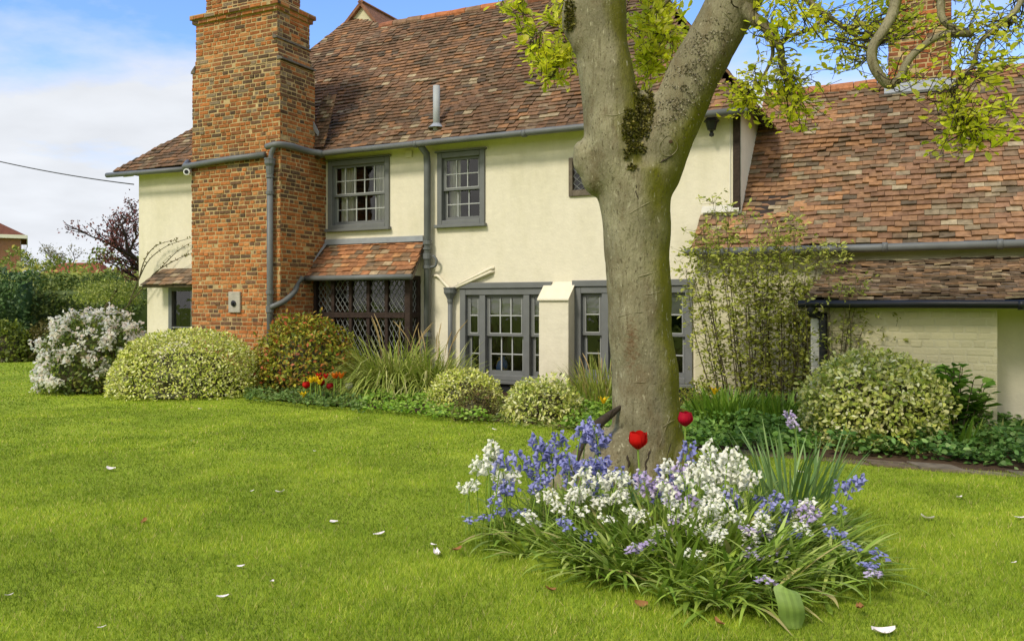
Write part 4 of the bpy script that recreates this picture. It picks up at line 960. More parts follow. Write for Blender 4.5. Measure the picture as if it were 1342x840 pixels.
    for arc in ([(798, 422), (815, 414), (840, 409), (865, 413), (890, 428)], [(812, 372), (840, 362), (862, 356)], [(822, 388), (850, 386), (866, 382)], [(796, 470), (812, 474), (826, 474)], [(800, 545), (830, 541), (868, 540)],
                [(824, 281), (846, 268), (868, 258), (884, 258)], [(803, 168), (820, 160), (826, 158)], [(870, 182), (876, 178), (885, 184), (888, 194), (880, 204), (868, 203), (864, 192), (870, 182)], [(822, 503), (840, 501), (858, 503)], [(788, 150), (805, 152), (822, 146)],
                [(868, 560), (880, 552), (892, 548)], [(864, 585), (872, 562), (878, 545)], [(930, 8), (948, 16), (960, 30)]):
        q = [hit(*p)[0] for p in arc]; q = [p for p in q if p is not None]
        if len(q) > 2:
            q = smooth_path(q, 5); mb = MB(); mb.tube(q, [.002] + [.005] * (len(q) - 2) + [.002], 6); mb.build('scar', M['bark'], trunk, True)
    for arc, rr in (([(838, 232), (834, 246), (836, 262)], .005), ([(862, 215), (878, 206), (889, 196)], .007), ([(756, 232), (772, 240), (786, 252)], .006), ([(850, 640), (846, 612), (852, 590)], .010), ([(815, 645), (824, 612), (822, 596)], .010), ([(880, 640), (874, 606), (880, 580)], .008)):
        q = [hit(*p) for p in arc]; q = [p[0] - p[1] * .003 for p in q if p[0] is not None]
        if len(q) > 2: q = smooth_path(q, 6); q = [p + Vector((random.gauss(0, .003), random.gauss(0, .002), 0)) for p in q]; mb = MB(); mb.tube(q, [.002] + [rr * random.uniform(.6, 1.1) for _ in q[2:]] + [.002], 6); mb.build('crease_shade', M['darktwig'], trunk, True)  # dark tubes laid on the bark paint the shade of its creases
    mb = MB(); h, n_ = hit(879, 186); mb.tube([h - n_ * .01, h + n_ * .004], .014, 10); mb.build('knot_hole', M['soil'], trunk)
    # ---- branches (points: px, py, Z, radius m)
    bnum = []
    def branch(pts, mat='bark', name='branch', seg=8):
        q = smooth_path([P(a, b, z) - TB for a, b, z, r in pts], 6); r = lerp_list([p[3] for p in pts], len(q))
        q = [p + Vector((noise.noise(p * 5), noise.noise(p * 5 + Vector((9, 0, 0))), noise.noise(p * 5 + Vector((0, 9, 0))))) * .018 for p in q]
        m_ = MB(); m_.tube(q, r, seg); m_.build(name, M[mat], t, True); bnum.extend([(q[i], r[i]) for i in range(len(q))]); return q
    top = (1120, -260, 5.9)
    branch([(1050, -160, 6.05, .10), (1120, -140, 5.6, .07), (1165, -60, 5.3, .05), (1176, -10, 5.2, .036), (1166, 28, 5.15, .033), (1144, 62, 5.1, .031), (1146, 88, 5.1, .030), (1162, 111, 5.1, .028), (1176, 104, 5.1, .026), (1188, 82, 5.1, .024), (1208, 60, 5.1, .022), (1236, 47, 5.1, .021), (1272, 46, 5.1, .022)])
    branch([(1120, -260, 5.9, .09), (1190, -180, 5.5, .06), (1228, -70, 5.2, .03), (1233, 0, 5.12, .024), (1236, 25, 5.1, .022), (1250, 38, 5.1, .021), (1274, 47, 5.1, .018)])
    branch([(1120, -260, 5.9, .08), (1290, -170, 5.3, .045), (1345, -40, 5.1, .024), (1334, 8, 5.05, .017), (1310, 32, 5.05, .015), (1286, 54, 5.05, .014), (1276, 84, 5.05, .012), (1256, 104, 5.05, .010), (1246, 118, 5.05, .008), (1252, 140, 5.0, .007), (1262, 168, 5.0, .006), (1280, 190, 5.0, .005)])
    branch([(962, 0, 6.1, .12), (984, 22, 6.0, .05), (1004, 36, 5.95, .038), (1022, 62, 5.9, .030), (1026, 84, 5.9, .022), (1030, 108, 5.9, .012), (1040, 132, 5.9, .007)])
    branch([(1000, -70, 6.0, .10), (1030, -30, 5.9, .04), (1058, 0, 5.85, .022), (1084, 22, 5.8, .018), (1110, 40, 5.8, .014), (1130, 52, 5.8, .010), (1150, 62, 5.8, .006)])
    branch([(1022, 62, 5.9, .02), (1034, 48, 5.85, .016), (1060, 40, 5.8, .012), (1082, 22, 5.8, .010)])
    branch([(1004, 36, 5.95, .02), (1014, 70, 5.9, .014), (1002, 96, 5.95, .010), (984, 118, 6.0, .006), (968, 140, 6.0, .004)])
    branch([(784, 0, 6.3, .12), (750, -30, 6.7, .05), (735, 8, 6.9, .014), (716, 34, 6.9, .010), (694, 56, 6.9, .005)])
    branch([(784, 0, 6.3, .12), (770, -40, 6.9, .05), (752, 40, 7.0, .016), (738, 76, 7.0, .010), (720, 104, 7.0, .005)])
    branch([(735, -300, 6.65, .10), (700, -90, 6.9, .03), (690, -20, 6.9, .014), (676, 14, 6.9, .006)])
    branch([(962, 0, 6.1, .12), (905, -40, 6.8, .04), (876, 0, 6.9, .018), (862, 16, 6.9, .015), (864, 44, 6.9, .013), (872, 50, 6.9, .011), (860, 68, 6.9, .008), (856, 92, 6.9, .005)])
    branch([(776, -70, 6.35, .1), (830, -40, 7.0, .035), (846, 10, 7.1, .014), (838, 46, 7.1, .010), (842, 84, 7.1, .005)])
    # ---- twigs with their leaves
    bp = np.array([tuple(b[0]) for b in bnum])
    LV = []; tw = MB()
    PAL = [(5, s(236, 238, 66)), (4, s(224, 230, 52)), (3, s(244, 242, 96)), (2, s(196, 208, 46)), (1, s(244, 234, 120))]
    def region(cx, cy, rx, ry, z, dz, ntw, nl, leaf, dens=1.0):
        fac = .98 if cx < 900 else .78; ntw = ntw if cx < 900 else int(ntw * 1.3)
        for k in range(ntw):
            a = random.uniform(0, 6.283); rr = math.sqrt(random.random()); e = P(cx + rx * rr * math.cos(a), cy + ry * rr * math.sin(a), z + random.uniform(-dz, dz)) - TB
            d2 = ((bp - np.array(e)) ** 2).sum(1); cand = np.argsort(d2)[:14]; st = Vector(bp[random.choice(cand)])
            L = (e - st).length
            if L < .03: continue
            mid = st.lerp(e, .5) + Vector((random.gauss(0, .12), random.gauss(0, .12), random.gauss(.0, .12))) * min(L, .8)
            q = smooth_path([st, st.lerp(mid, .5) + Vector((random.gauss(0, .03), random.gauss(0, .03), random.gauss(0, .03))), mid, e], 4)
            r0 = min(.006, .0018 + L * .005); tw.tube(q, lerp_list([r0, r0 * .7, .0016], len(q)), 4, cap=False)
            for i in range(nl):
                u = .45 + .55 * (i + random.random()) / nl; p = q[min(int(u * (len(q) - 1)), len(q) - 1)]
                dirv = (q[-1] - q[-3]).normalized() * .8 + Vector((random.gauss(0, .7), random.gauss(0, .7), random.gauss(.25, .5)))
                LV.append((p, dirv, leaf * fac * random.uniform(.5, 1.3)))
                if random.random() < .35:
                    s2 = p + dirv.normalized() * random.uniform(.05, .12); tw.tube([p, s2], [.002, .0012], 3, cap=False); LV.append((s2, dirv + Vector((random.gauss(0, .5), random.gauss(0, .5), .1)), leaf * fac * random.uniform(.6, 1.1)))
    region(716, 48, 40, 42, 6.9, .35, 56, 7, .078); region(726, 98, 36, 24, 6.95, .3, 30, 6, .075); region(672, 14, 26, 18, 6.9, .2, 14, 5, .075)
    region(862, 50, 44, 44, 7.0, .4, 75, 7, .075); region(850, 96, 22, 28, 7.0, .25, 26, 6, .072); region(850, -12, 60, 22, 7.0, .3, 30, 5, .078)
    region(1000, 118, 55, 44, 6.0, .4, 44, 6, .07); region(1060, 150, 34, 30, 5.9, .3, 22, 6, .075); region(965, 140, 22, 22, 6.0, .2, 12, 6, .07)
    region(1050, 50, 70, 60, 5.85, .5, 56, 4, .066); region(1120, 60, 60, 60, 5.6, .5, 44, 4, .068); region(1020, 10, 46, 30, 5.7, .4, 18, 4, .085)
    region(1205, 20, 66, 36, 5.7, .3, 34, 4, .075); region(1290, 50, 64, 60, 5.05, .5, 60, 3, .066); region(1240, 110, 60, 36, 5.0, .4, 26, 3, .07)
    region(1290, 160, 54, 42, 4.95, .3, 26, 6, .075); region(1250, 190, 46, 24, 4.95, .3, 14, 6, .072); region(1330, 120, 30, 70, 4.9, .3, 20, 5, .075); region(1170, 10, 46, 26, 5.8, .3, 14, 4, .07)
    region(1060, 60, 80, 70, 5.8, .5, 22, 1, .06); region(1260, 60, 90, 60, 5.05, .5, 26, 1, .06); region(1140, 30, 60, 50, 5.5, .4, 14, 1, .06); region(1250, 170, 60, 50, 4.95, .3, 10, 1, .06)
    region(1120, -120, 220, 70, 5.6, .8, 60, 4, .08); region(790, -150, 160, 80, 6.7, .8, 60, 5, .08)
    tw.build('twig', M['darktwig'], t, True)
    c = np.array([tuple(a[0]) for a in LV]); d = np.array([tuple(a[1]) for a in LV]); L = np.array([a[2] for a in LV]); n = len(c)
    nn = unit(rng.normal(size=(n, 3)) * .7 + np.array([0, 0, 1.0]))
    v, f, cc = leaf_arrays(c, d, nn, L, L * rng.uniform(.48, .62, n), pick(PAL, n, .12), .10, 6)
    np_obj('crown', v, f, cc, M['leafy'], t); print('magnolia leaves', n)
tree()
# mossy dead stick leaning on the trunk
st = empty('fallen_branch', P(752, 615, 5.9) * 1.0); tag(st, 'dark dead stick leaning against the foot of the magnolia trunk', 'stick'); b0 = Vector(st.location)
def rel(px, py, z): return P(px, py, z) - b0
mb = MB(); mb.tube(smooth_path([rel(748, 645, 5.9), rel(756, 605, 5.9), rel(766, 578, 5.95), rel(784, 556, 6.0), rel(803, 541, 6.1), rel(818, 529, 6.12)], 4), lerp_list([.012, .014, .022, .036, .026, .004], 21), 8); mb.build('stick', M['darktwig'], st, True)
mb = MB(); mb.tube([rel(798, 548, 6.05), rel(803, 538, 6.0), rel(812, 534, 5.97)], [.008, .006, .003], 5); mb.tube([rel(788, 553, 6.02), rel(791, 563, 5.95)], [.007, .003], 5); mb.build('twig', M['darktwig'], st)

# ------------------------------------------------------------------ shrubs along the house
HEBE = [(4, s(226, 228, 132)), (4, s(212, 218, 98)), (3, s(240, 238, 174)), (2, s(176, 190, 70)), (1, s(134, 152, 52))]
BOX = [(4, s(210, 214, 112)), (4, s(228, 228, 156)), (3, s(176, 188, 78)), (1.5, s(128, 148, 54)), (1, s(240, 238, 190))]
o = shrub('domed_shrub', (P(247, 0, 12.7).x, 12.7, 0), (1.12, .95, 1.0), 14000, .052, HEBE, 'large clipped dome of pale variegated leaves beside the white flowering shrub', amp=.05, depth=.16, low=-.02, power=.86, spread=.8)
o = shrub('flowering_shrub', (P(125, 0, 13.0).x, 13.0, 0), (.80, .7, .95), 6500, .07, [(4, s(104, 122, 46)), (3, s(84, 106, 40)), (2, s(130, 144, 60)), (1, s(150, 150, 70))], 'loose green shrub covered in white flower clusters at the lawn corner', amp=.16, depth=.4, low=-.55, lift=.30, power=.9)
# its flower clusters
p, nr = dome_points(190, (.82, .72, .97), SEED[0], .16, 2.4, .08, -.45, .9); p[:, 2] += .30; k = p[:, 2] > .1; p = p[k]; nr = nr[k]
q = np.repeat(p, 30, 0) + rng.normal(size=(len(p) * 30, 3)) * .036; v, f, c = leafcloud(q, unit(np.repeat(nr, 30, 0) + rng.normal(size=q.shape) * .4), .06, [(6, s(255, 250, 234)), (2, s(250, 240, 222)), (1, s(246, 226, 210))], .75, .9)
fo = np_obj('flower_clusters', v, f, c, M['blossom'], o)
o = shrub('red_tipped_shrub', (P(402, 0, 12.95).x, 12.95, 0), (.86, .58, .94), 6600, .075, [(5, s(140, 152, 46)), (5, s(176, 172, 58)), (3, s(184, 150, 60)), (1.5, s(190, 104, 60)), (2, s(104, 120, 40))], 'rounded shrub with green and coppery red young leaves under the leaded bay', amp=.12, depth=.35, low=-.5, lift=.28)
shrub('variegated_shrub', (P(608, 0, 11.0).x, 11.0, 0), (.50, .42, .52), 3600, .05, HEBE, 'pale domed shrub in front of the left part of the big window', amp=.08, depth=.2, low=-.1, power=.9)
shrub('brown_shrub', (P(624, 0, 9.95).x, 9.95, 0), (.29, .22, .38), 1500, .04, [(3, s(122, 116, 58)), (3, s(104, 92, 54)), (2, s(140, 138, 76)), (1, s(128, 96, 70))], 'small dull brown-green shrub at the lawn edge between two pale shrubs', amp=.15, depth=.4, low=-.1)
shrub('variegated_shrub', (P(712, 0, 9.75).x, 9.75, 0), (.48, .40, .52), 3200, .055, BOX, 'low cream and green shrub below the white buttress', amp=.10, depth=.25, low=-.1, power=.9)
shrub('variegated_shrub', (P(1143, 0, 8.0).x, 8.0, 0), (.67, .58, .58), 9500, .05, BOX, 'big rounded cream and green shrub in front of the lean-to wall', amp=.12, depth=.28, low=-.75, lift=.33, power=.92, shape=6, w=.62)
shrub('green_shrub', (P(915, 0, 10.2).x, 10.2, 0), (.32, .3, .42), 1100, .05, [(3, s(118, 130, 40)), (3, s(150, 158, 62)), (2, s(170, 160, 70))], 'small yellow-green shrub right of the tree trunk under the window', amp=.2, depth=.5, low=-.1, cores=.5)
# ornamental grass
def tuft(name, base, n, L, w, pal, label, catg, spread, tilt, droop, group=None, heads=0, mat='leaf', nseg=6, kind=None):
    o = empty(name, base); tag(o, label, catg, group)
    a = rng.uniform(0, 6.283, n); rr = np.sqrt(rng.random(n)) ; b = np.stack([np.cos(a) * rr * spread[0], np.sin(a) * rr * spread[1], np.zeros(n)], 1)
    th = a + rng.normal(0, .5, n); ti = np.abs(rng.normal(tilt, tilt * .5, n)); d = np.stack([np.cos(th) * np.sin(ti), np.sin(th) * np.sin(ti), np.cos(ti)], 1)
    v, f, c = blades(b, d, L * rng.uniform(.6, 1.1, n), w * rng.uniform(.7, 1.2, n), pick(pal, n, .2), np.abs(rng.normal(droop, droop * .5, n)), nseg)
    v[:, 2] = np.maximum(v[:, 2], .006)
    np_obj('leaves', v, f, c, M[mat], o)
    if heads:
        mb = MB()
        for i in range(heads):
            a_ = random.uniform(0, 6.28); tl = random.uniform(.05, .45); h = L * random.uniform(.85, 1.15); q = [Vector((0, 0, 0)) + Vector((math.cos(a_) * spread[0] * .5, math.sin(a_) * spread[1] * .5, 0)), Vector((math.cos(a_) * (spread[0] * .5 + h * tl * .4), math.sin(a_) * (spread[1] * .5 + h * tl * .4), h * .7)), Vector((math.cos(a_) * (spread[0] * .5 + h * tl), math.sin(a_) * (spread[1] * .5 + h * tl), h))]
            q = smooth_path(q, 5); mb.tube(q, lerp_list([.003, .002, .002, .007, .008, .002], len(q)), 5)
        mb.build('seed_heads', simple('straw', s(168, 146, 100), .8, .1, .2, 20), o)
    return o
GRS = [(4, s(164, 178, 78)), (3, s(184, 192, 100)), (3, s(138, 156, 62)), (1, s(204, 200, 132)), (1, s(116, 128, 54))]
tuft('ornamental_grass', (P(517, 0, 12.3).x, 12.3, 0), 1700, 1.10, .018, GRS, 'tall arching ornamental grass between the red-tipped shrub and the downpipe', 'grass clump', (.38, .30), .55, .62, heads=9)
tuft('ornamental_grass', (P(566, 0, 12.0).x, 12.0, 0), 480, 1.0, .016, GRS, 'looser clump of long grass at the foot of the main downpipe', 'grass clump', (.30, .24), .5, .5, heads=9)
tuft('long_grass', (P(788, 0, 10.8).x, 10.8, 0), 300, .75, .014, [(3, s(140, 156, 56)), (3, s(164, 172, 80)), (1, s(190, 176, 110))], 'upright long grass with straw seed heads against the trunk side of the window', 'grass clump', (.36, .25), .32, .18, heads=6)
tuft('strap_leaf_plant', (P(960, 0, 9.0).x, 9.0, 0), 420, .50, .022, [(4, s(120, 156, 44)), (3, s(144, 174, 60)), (2, s(100, 136, 40))], 'bright green clump of upright strap leaves before the tall wall shrub', 'plant', (.42, .22), .26, .14)
tuft('strap_leaf_plant', (P(1028, 0, 8.8).x, 8.8, 0), 220, .46, .022, [(4, s(112, 148, 44)), (3, s(134, 166, 58))], 'clump of upright strap leaves close beside the big rounded shrub', 'plant', (.25, .2), .28, .16)
tuft('iris_plant', (P(1320, 0, 7.6).x, 7.6, 0), 16, .42, .035, [(3, s(120, 140, 60)), (2, s(140, 150, 70)), (1, s(170, 150, 90))], 'sparse stiff iris leaves by the shaded recess of the lean-to', 'plant', (.22, .10), .5, .10)
tuft('strap_leaf_plant', (P(1255, 0, 7.7).x, 7.7, 0), 60, .36, .022, [(3, s(120, 156, 50)), (2, s(150, 176, 80))], 'few thin upright leaves rising below the broad-leaved hydrangea', 'plant', (.2, .12), .35, .1)
# low bedding: patches of leaves, one object each of stuff
def cover(name, outline, n, leaf, pal, label, hgt=.16, w=.7, shape=6, spread=.9, up=.7):
    """outline: photo points on the ground"""
    pg = np.array([[G(*p).x, G(*p).y] for p in outline]); lo, hi = pg.min(0), pg.max(0); pts = []
    def inside(x, y):
        r = np.zeros(len(x), bool)
        for i in range(len(pg)):
            x0, y0 = pg[i]; x1, y1 = pg[i - 1]
            cond = ((y0 > y) != (y1 > y)) & (x < (x1 - x0) * (y - y0) / (y1 - y0 + 1e-12) + x0); r ^= cond
        return r
    xy = rng.uniform(lo, hi, (n * 6, 2)); xy = xy[inside(xy[:, 0], xy[:, 1])][:n]; n = len(xy)
    hn = np.array([.65 + .7 * noise.noise(Vector((x * 3.1, y * 3.1, 2.2))) for x, y in xy])
    z = hgt * hn * np.sqrt(rng.random(n)) + .02
    p = np.stack([xy[:, 0], xy[:, 1], np.maximum(z, .02)], 1); nr = unit(rng.normal(size=(n, 3)) * .5 + np.array([0, -.2, up]))
    d = unit(rng.normal(size=(n, 3)) * np.array([1, 1, .35])); L = leaf * rng.uniform(.6, 1.3, n)
    v, f, c = leaf_arrays(p, d, nr, L, L * w, pick(pal, n, .2), .12, shape); o = np_obj(name, v, f, c, M['leaf']); return tag(o, label, 'ground cover', kind='stuff')
cover('ground_cover', [(470, 541), (590, 555), (640, 559), (640, 535), (560, 518), (470, 518)], 2600, .055, [(4, s(134, 172, 50)), (3, s(160, 190, 78)), (2, s(104, 142, 40))], 'bright green low leaves along the lawn edge below the ornamental grass', .20)
cover('ground_cover', [(318, 527), (480, 543), (480, 516), (330, 512)], 2600, .05, [(4, s(104, 132, 60)), (3, s(126, 150, 74)), (2, s(84, 110, 48))], 'grey-green low leaves at the foot of the red-tipped shrub', .16)
cover('ground_cover', [(740, 566), (830, 579), (900, 592), (905, 560), (830, 540), (750, 536)], 2200, .055, [(4, s(128, 164, 50)), (3, s(156, 186, 74)), (2, s(96, 130, 40))], 'bright green low leaves on both sides behind the trunk', .22)
cover('ground_cover', [(893, 592), (1050, 604), (1075, 590), (1060, 548), (900, 545)], 5000, .055, [(4, s(110, 150, 58)), (3, s(136, 172, 78)), (2, s(84, 122, 44))], 'lobed green leaves in a low drift right of the trunk', .26)
cover('ground_cover', [(1090, 600), (1200, 606), (1345, 620), (1420, 620), (1420, 566), (1270, 556), (1170, 575), (1090, 575)], 6500, .06, [(4, s(96, 136, 58)), (3, s(120, 158, 78)), (2, s(74, 110, 44)), (1, s(150, 178, 100))], 'dense dark green leaves along the stone edging on the right', .30)
cover('ground_cover', [(590, 554), (760, 571), (760, 530), (590, 525)], 1500, .05, [(3, s(110, 130, 50)), (3, s(140, 150, 70))], 'patchy low leaves between the pale shrubs', .10)
# hydrangea with big leaves
def hydrangea():
    o = empty('hydrangea', (P(1250, 0, 7.95).x, 7.95, 0)); tag(o, 'broad-leaved green hydrangea against the painted lean-to wall', 'shrub')
    mb = MB(); c = []; d = []; nn = []
    for k in range(28):
        a = random.uniform(0, 6.28); r = random.uniform(.05, .36); h = random.uniform(.35, .78); tip = Vector((math.cos(a) * r, math.sin(a) * r * .6, h)); mb.tube([(tip.x * .2, tip.y * .2, 0), (tip.x * .7, tip.y * .7, h * .6), tip], [.008, .006, .004], 5)
        for q in range(9):
            u = .5 + .5 * q / 8; an = q * 1.6 + a; c.append((tip.x * u, tip.y * u, h * u)); d.append((math.cos(an), math.sin(an), .35)); nn.append((0, 0, 1))
    n = len(c); L = .15 * rng.uniform(.6, 1.15, n)
    v, f, cc = leaf_arrays(np.array(c), np.array(d), unit(np.array(nn) + rng.normal(size=(n, 3)) * .3), L, L * .66, pick([(4, s(106, 146, 44)), (3, s(128, 166, 62)), (2, s(84, 124, 36))], n, .15), .12, 6)
    np_obj('foliage', v, f, cc, M['leaf'], o); mb.build('stem', M['twig'], o)
hydrangea()
# tall wall shrub on the wing
def wall_shrub(name, px0, px1, base_py, top_py, Z, nst, nl, leaf, label, shape_fn, pal):
    bx = P((px0 + px1) / 2, 0, Z); b = Vector((bx.x, Z, 0)); o = empty(name, b); tag(o, label, 'shrub'); mb = MB(); c = []; d = []
    for k in range(nst):
        u = (k + random.random()) / nst; px = px0 + (px1 - px0) * u; tpx, tpy = shape_fn(u); tpy += random.uniform(-.06, .42) * (base_py - tpy); st_ = Vector((P(px, 0, Z).x - b.x, random.uniform(-.12, .12), 0)); tpx += random.gauss(0, 9); e = P(tpx, tpy, Z + random.uniform(-.2, .12)) - b
        mid = st_.lerp(e, .5) + Vector((random.gauss(0, .05), random.gauss(0, .04), 0)); q = smooth_path([st_, mid, e], 8); mb.tube(q, lerp_list([.009, .006, .002], len(q)), 5)
        for i in range(nl):
            t = 1 - (random.random() ** 1.35) * .86; p = q[int(t * (len(q) - 1))]; sd_ = Vector((random.gauss(0, 1), random.gauss(0, .7), random.gauss(.2, .5))).normalized(); ln = random.uniform(.02, .22); tip = p + sd_ * ln
            if ln > .08: mb.tube([p, tip], [.0025, .0012], 3, cap=False)
            for w_ in range(3): c.append(tuple(tip + Vector((random.gauss(0, .015),) * 3))); d.append((sd_.x + random.gauss(0, .7), sd_.y + random.gauss(0, .7), random.gauss(.1, .6)))
    n = len(c); L = leaf * rng.uniform(.6, 1.25, n); v, f, cc = leaf_arrays(np.array(c), np.array(d), unit(rng.normal(size=(n, 3)) * .6 + np.array([0, -.3, .8])), L, L * .42, pick(pal, n, .18), .1, 4)
    np_obj('foliage', v, f, cc, M['leaf'], o); mb.build('stem', M['twig'], o); return o
PW = [(4, s(182, 188, 78)), (3, s(160, 168, 64)), (3, s(198, 202, 102)), (1, s(132, 140, 52))]
wall_shrub('wall_shrub', 945, 1068, 520, 270, 10.0, 40, 88, .064, 'tall airy shrub with many thin upright stems trained against the wing wall', lambda u: (np.interp(u, [0, .15, .4, .7, 1], [905, 925, 985, 1040, 1085]), np.interp(u, [0, .15, .4, .7, 1], [340, 262, 282, 278, 320])), PW)
wall_shrub('wall_shrub', 1080, 1100, 500, 340, 8.9, 15, 40, .06, 'thin straggling shrub over the black downpipe of the lean-to', lambda u: (np.interp(u, [0, .4, 1], [1070, 1120, 1175]), np.interp(u, [0, .4, 1], [345, 330, 425])), [(3, s(150, 158, 64)), (3, s(128, 138, 52)), (2, s(172, 178, 90))])

# ------------------------------------------------------------------ tulips in the border
def tulip_parts(root, h, r, col, lean=(0, 0), openness=0.0, leaves=2, star=False):
    top = Vector((lean[0], lean[1], h)); mb = MB(); q = smooth_path([(0, 0, -.01), (lean[0] * .3, lean[1] * .3, h * .5), top], 5); mb.tube(q, r * .13, 6); mb.build('stem', M['stem'], root)
    Vv = []; Ff = []; n = 6
    mb = MB()
    for k in range(n):
        a = k * 2 * math.pi / n + (.5 if k % 2 else 0) * .3; inner = .88 if k % 2 else 1.0; rows = 7; cols_ = 6; b = len(mb.v); vs = []
        for j in range(rows + 1):
            t = j / rows
            if star: rad = r * (.3 + 1.0 * t) ; z = r * (.1 + 2.1 * t * (1 - .2 * t)); half = .42 * math.sin(min(1, t * 1.05 + .12) * math.pi) ** .8 * (1 - t * .2) + .02; hw = half * r * 1.0
            else: rad = r * inner * (.30 + .90 * math.sin(min(t * 1.9, 1.0) * math.pi / 2) - (.28 - openness) * max(0, t - .55) * 1.6); z = r * 2.15 * t * (1.0 if k % 2 else .95); hw = r * .86 * (math.sin(min(1, t * .56 + .24) * math.pi)) ** .55
            for i in range(cols_ + 1):
                w_ = -1 + 2 * i / cols_; da = w_ * hw / max(rad, r * .25); rr = rad * (1 - .03 * w_ * w_) ; zz = z - (w_ * w_) * r * .26 * t ** 3 + random.gauss(0, r * .012)
                vs.append(top + Vector((math.cos(a + da) * rr, math.sin(a + da) * rr, zz)))
        mb.add(vs, [(j * (cols_ + 1) + i, j * (cols_ + 1) + i + 1, (j + 1) * (cols_ + 1) + i + 1, (j + 1) * (cols_ + 1) + i) for j in range(rows) for i in range(cols_)], tuple(np.array(col) * random.uniform(.85, 1.12)))
    mb.build('petals', M['petal'], root, True)
    if leaves:
        bs = np.zeros((leaves, 3)); a = rng.uniform(0, 6.28, leaves); dd = np.stack([np.cos(a) * .4, np.sin(a) * .4, np.ones(leaves)], 1)
        v, f, c = blades(bs, dd, np.full(leaves, h * .62), np.full(leaves, r * 1.0), pick([(1, s(120, 150, 84)), (1, s(104, 138, 70))], leaves, .1), np.full(leaves, .16), 6); np_obj('leaves', v, f, c, M['leaf'], root)
M['stem'] = simple('flower_stem', s(132, 160, 62), .6, .3, .15, 20)
for px, py, zb, r, col, lab, op, ln in ((836, 566, 5.05, .049, s(206, 22, 12), 'open bright red tulip standing in front of the trunk', .16, (-.02, .0)), (898, 536, 5.15, .041, s(176, 8, 40), 'closed crimson tulip on a tall stem at the right edge of the trunk', -.08, (0.0, 0))):
    w = P(px, py + 22, zb); o = empty('tulip', (w.x - ln[0], w.y, 0)); tag(o, lab, 'tulip'); tulip_parts(o, w.z, r, col, ln, op)
border = [(350, 411, 'y'), (371, 413, 'y'), (398, 412, 'y'), (330, 494, 'y')]
TUL = [(406, 500, 'yellow'), (414, 499, 'yellow'), (399, 519, 'yellow'), (421, 502, 'yellow'), (416, 489, 'red'), (421, 493, 'red'), (428, 490, 'red'), (401, 503, 'red'), (421, 500, 'dark red'), (435, 505, 'dark red'), (438, 494, 'orange'), (446, 494, 'orange'), (443, 490, 'red'), (459, 505, 'white')]
TC = {'yellow': s(240, 206, 30), 'red': s(206, 34, 26), 'dark red': s(160, 24, 30), 'orange': s(226, 120, 26), 'white': s(236, 234, 226)}
TL = {'yellow': 'yellow tulip in the bed in front of the red-tipped shrub', 'red': 'bright red tulip in the bed in front of the red-tipped shrub', 'dark red': 'dark red tulip in the bed in front of the red-tipped shrub', 'orange': 'orange tulip in the bed in front of the red-tipped shrub', 'white': 'small white flower at the edge of the ornamental grass'}
for px, py, k in TUL:
    ye = k in ('yellow', 'orange'); w = P(px, py + (2 if ye else 6), (11.62 if ye else 11.72) + random.uniform(-.06, .06)); o = empty('tulip', (w.x, w.y, 0)); tag(o, TL[k], 'tulip', 'tulips in the border below the bay' if k != 'white' else None); tulip_parts(o, w.z, (.055 if ye else .045), TC[k], (random.uniform(-.03, .03), 0), .1, 2, star=(k in ('yellow', 'orange') or random.random() < .5))
for px, py, Z, lab in ((791, 524, 9.6, 'yellow star-shaped flower in the low leaves left of the trunk'), (937, 512, 9.2, 'yellow star-shaped flower above the strap leaves right of the trunk')):
    w = P(px, py + 5, Z); o = empty('yellow_flower', (w.x, w.y, 0)); tag(o, lab, 'flower'); tulip_parts(o, max(w.z, .1), .05, s(240, 200, 24), (0, 0), .1, 2, star=True)

# ------------------------------------------------------------------ bluebells round the tree
def bell(mb, base, axis, size, col):
    ax = Vector(axis).normalized(); u = ax.orthogonal().normalized(); w = ax.cross(u); b0 = Vector(base); n = 6; prof = [(.12, 0), (.30, .18), (.32, .6), (.62, 1.0)]; vs = []
    for r, t in prof:
        for k in range(n): a = 2 * math.pi * k / n; rr = r * (1 if t < 1 else (1.15 if k % 2 else .8)); vs.append(b0 + (u * math.cos(a) + w * math.sin(a)) * rr * size + ax * t * size * (1 if t < 1 or k % 2 else .86))
    fs = [(i * n + k, i * n + (k + 1) % n, (i + 1) * n + (k + 1) % n, (i + 1) * n + k) for i in range(len(prof) - 1) for k in range(n)] + [tuple(range(n))]
    mb.add(vs, fs, tuple(np.array(col) * random.uniform(.88, 1.1)))
BC = {'white': [s(252, 250, 234), s(244, 244, 222)], 'blue': [s(162, 164, 216), s(180, 180, 226), s(144, 146, 204)], 'lilac': [s(208, 190, 224), s(226, 214, 232), s(194, 176, 216)]}
BLab = {'white': 'white bluebell flower stalk in the clump at the foot of the magnolia', 'blue': 'violet-blue bluebell flower stalk in the clump at the foot of the magnolia', 'lilac': 'pale lilac bluebell flower stalk in the clump at the foot of the magnolia'}
BG = {'white': 'white bluebells round the tree', 'blue': 'blue bluebells round the tree', 'lilac': 'lilac bluebells round the tree'}
protos = {}
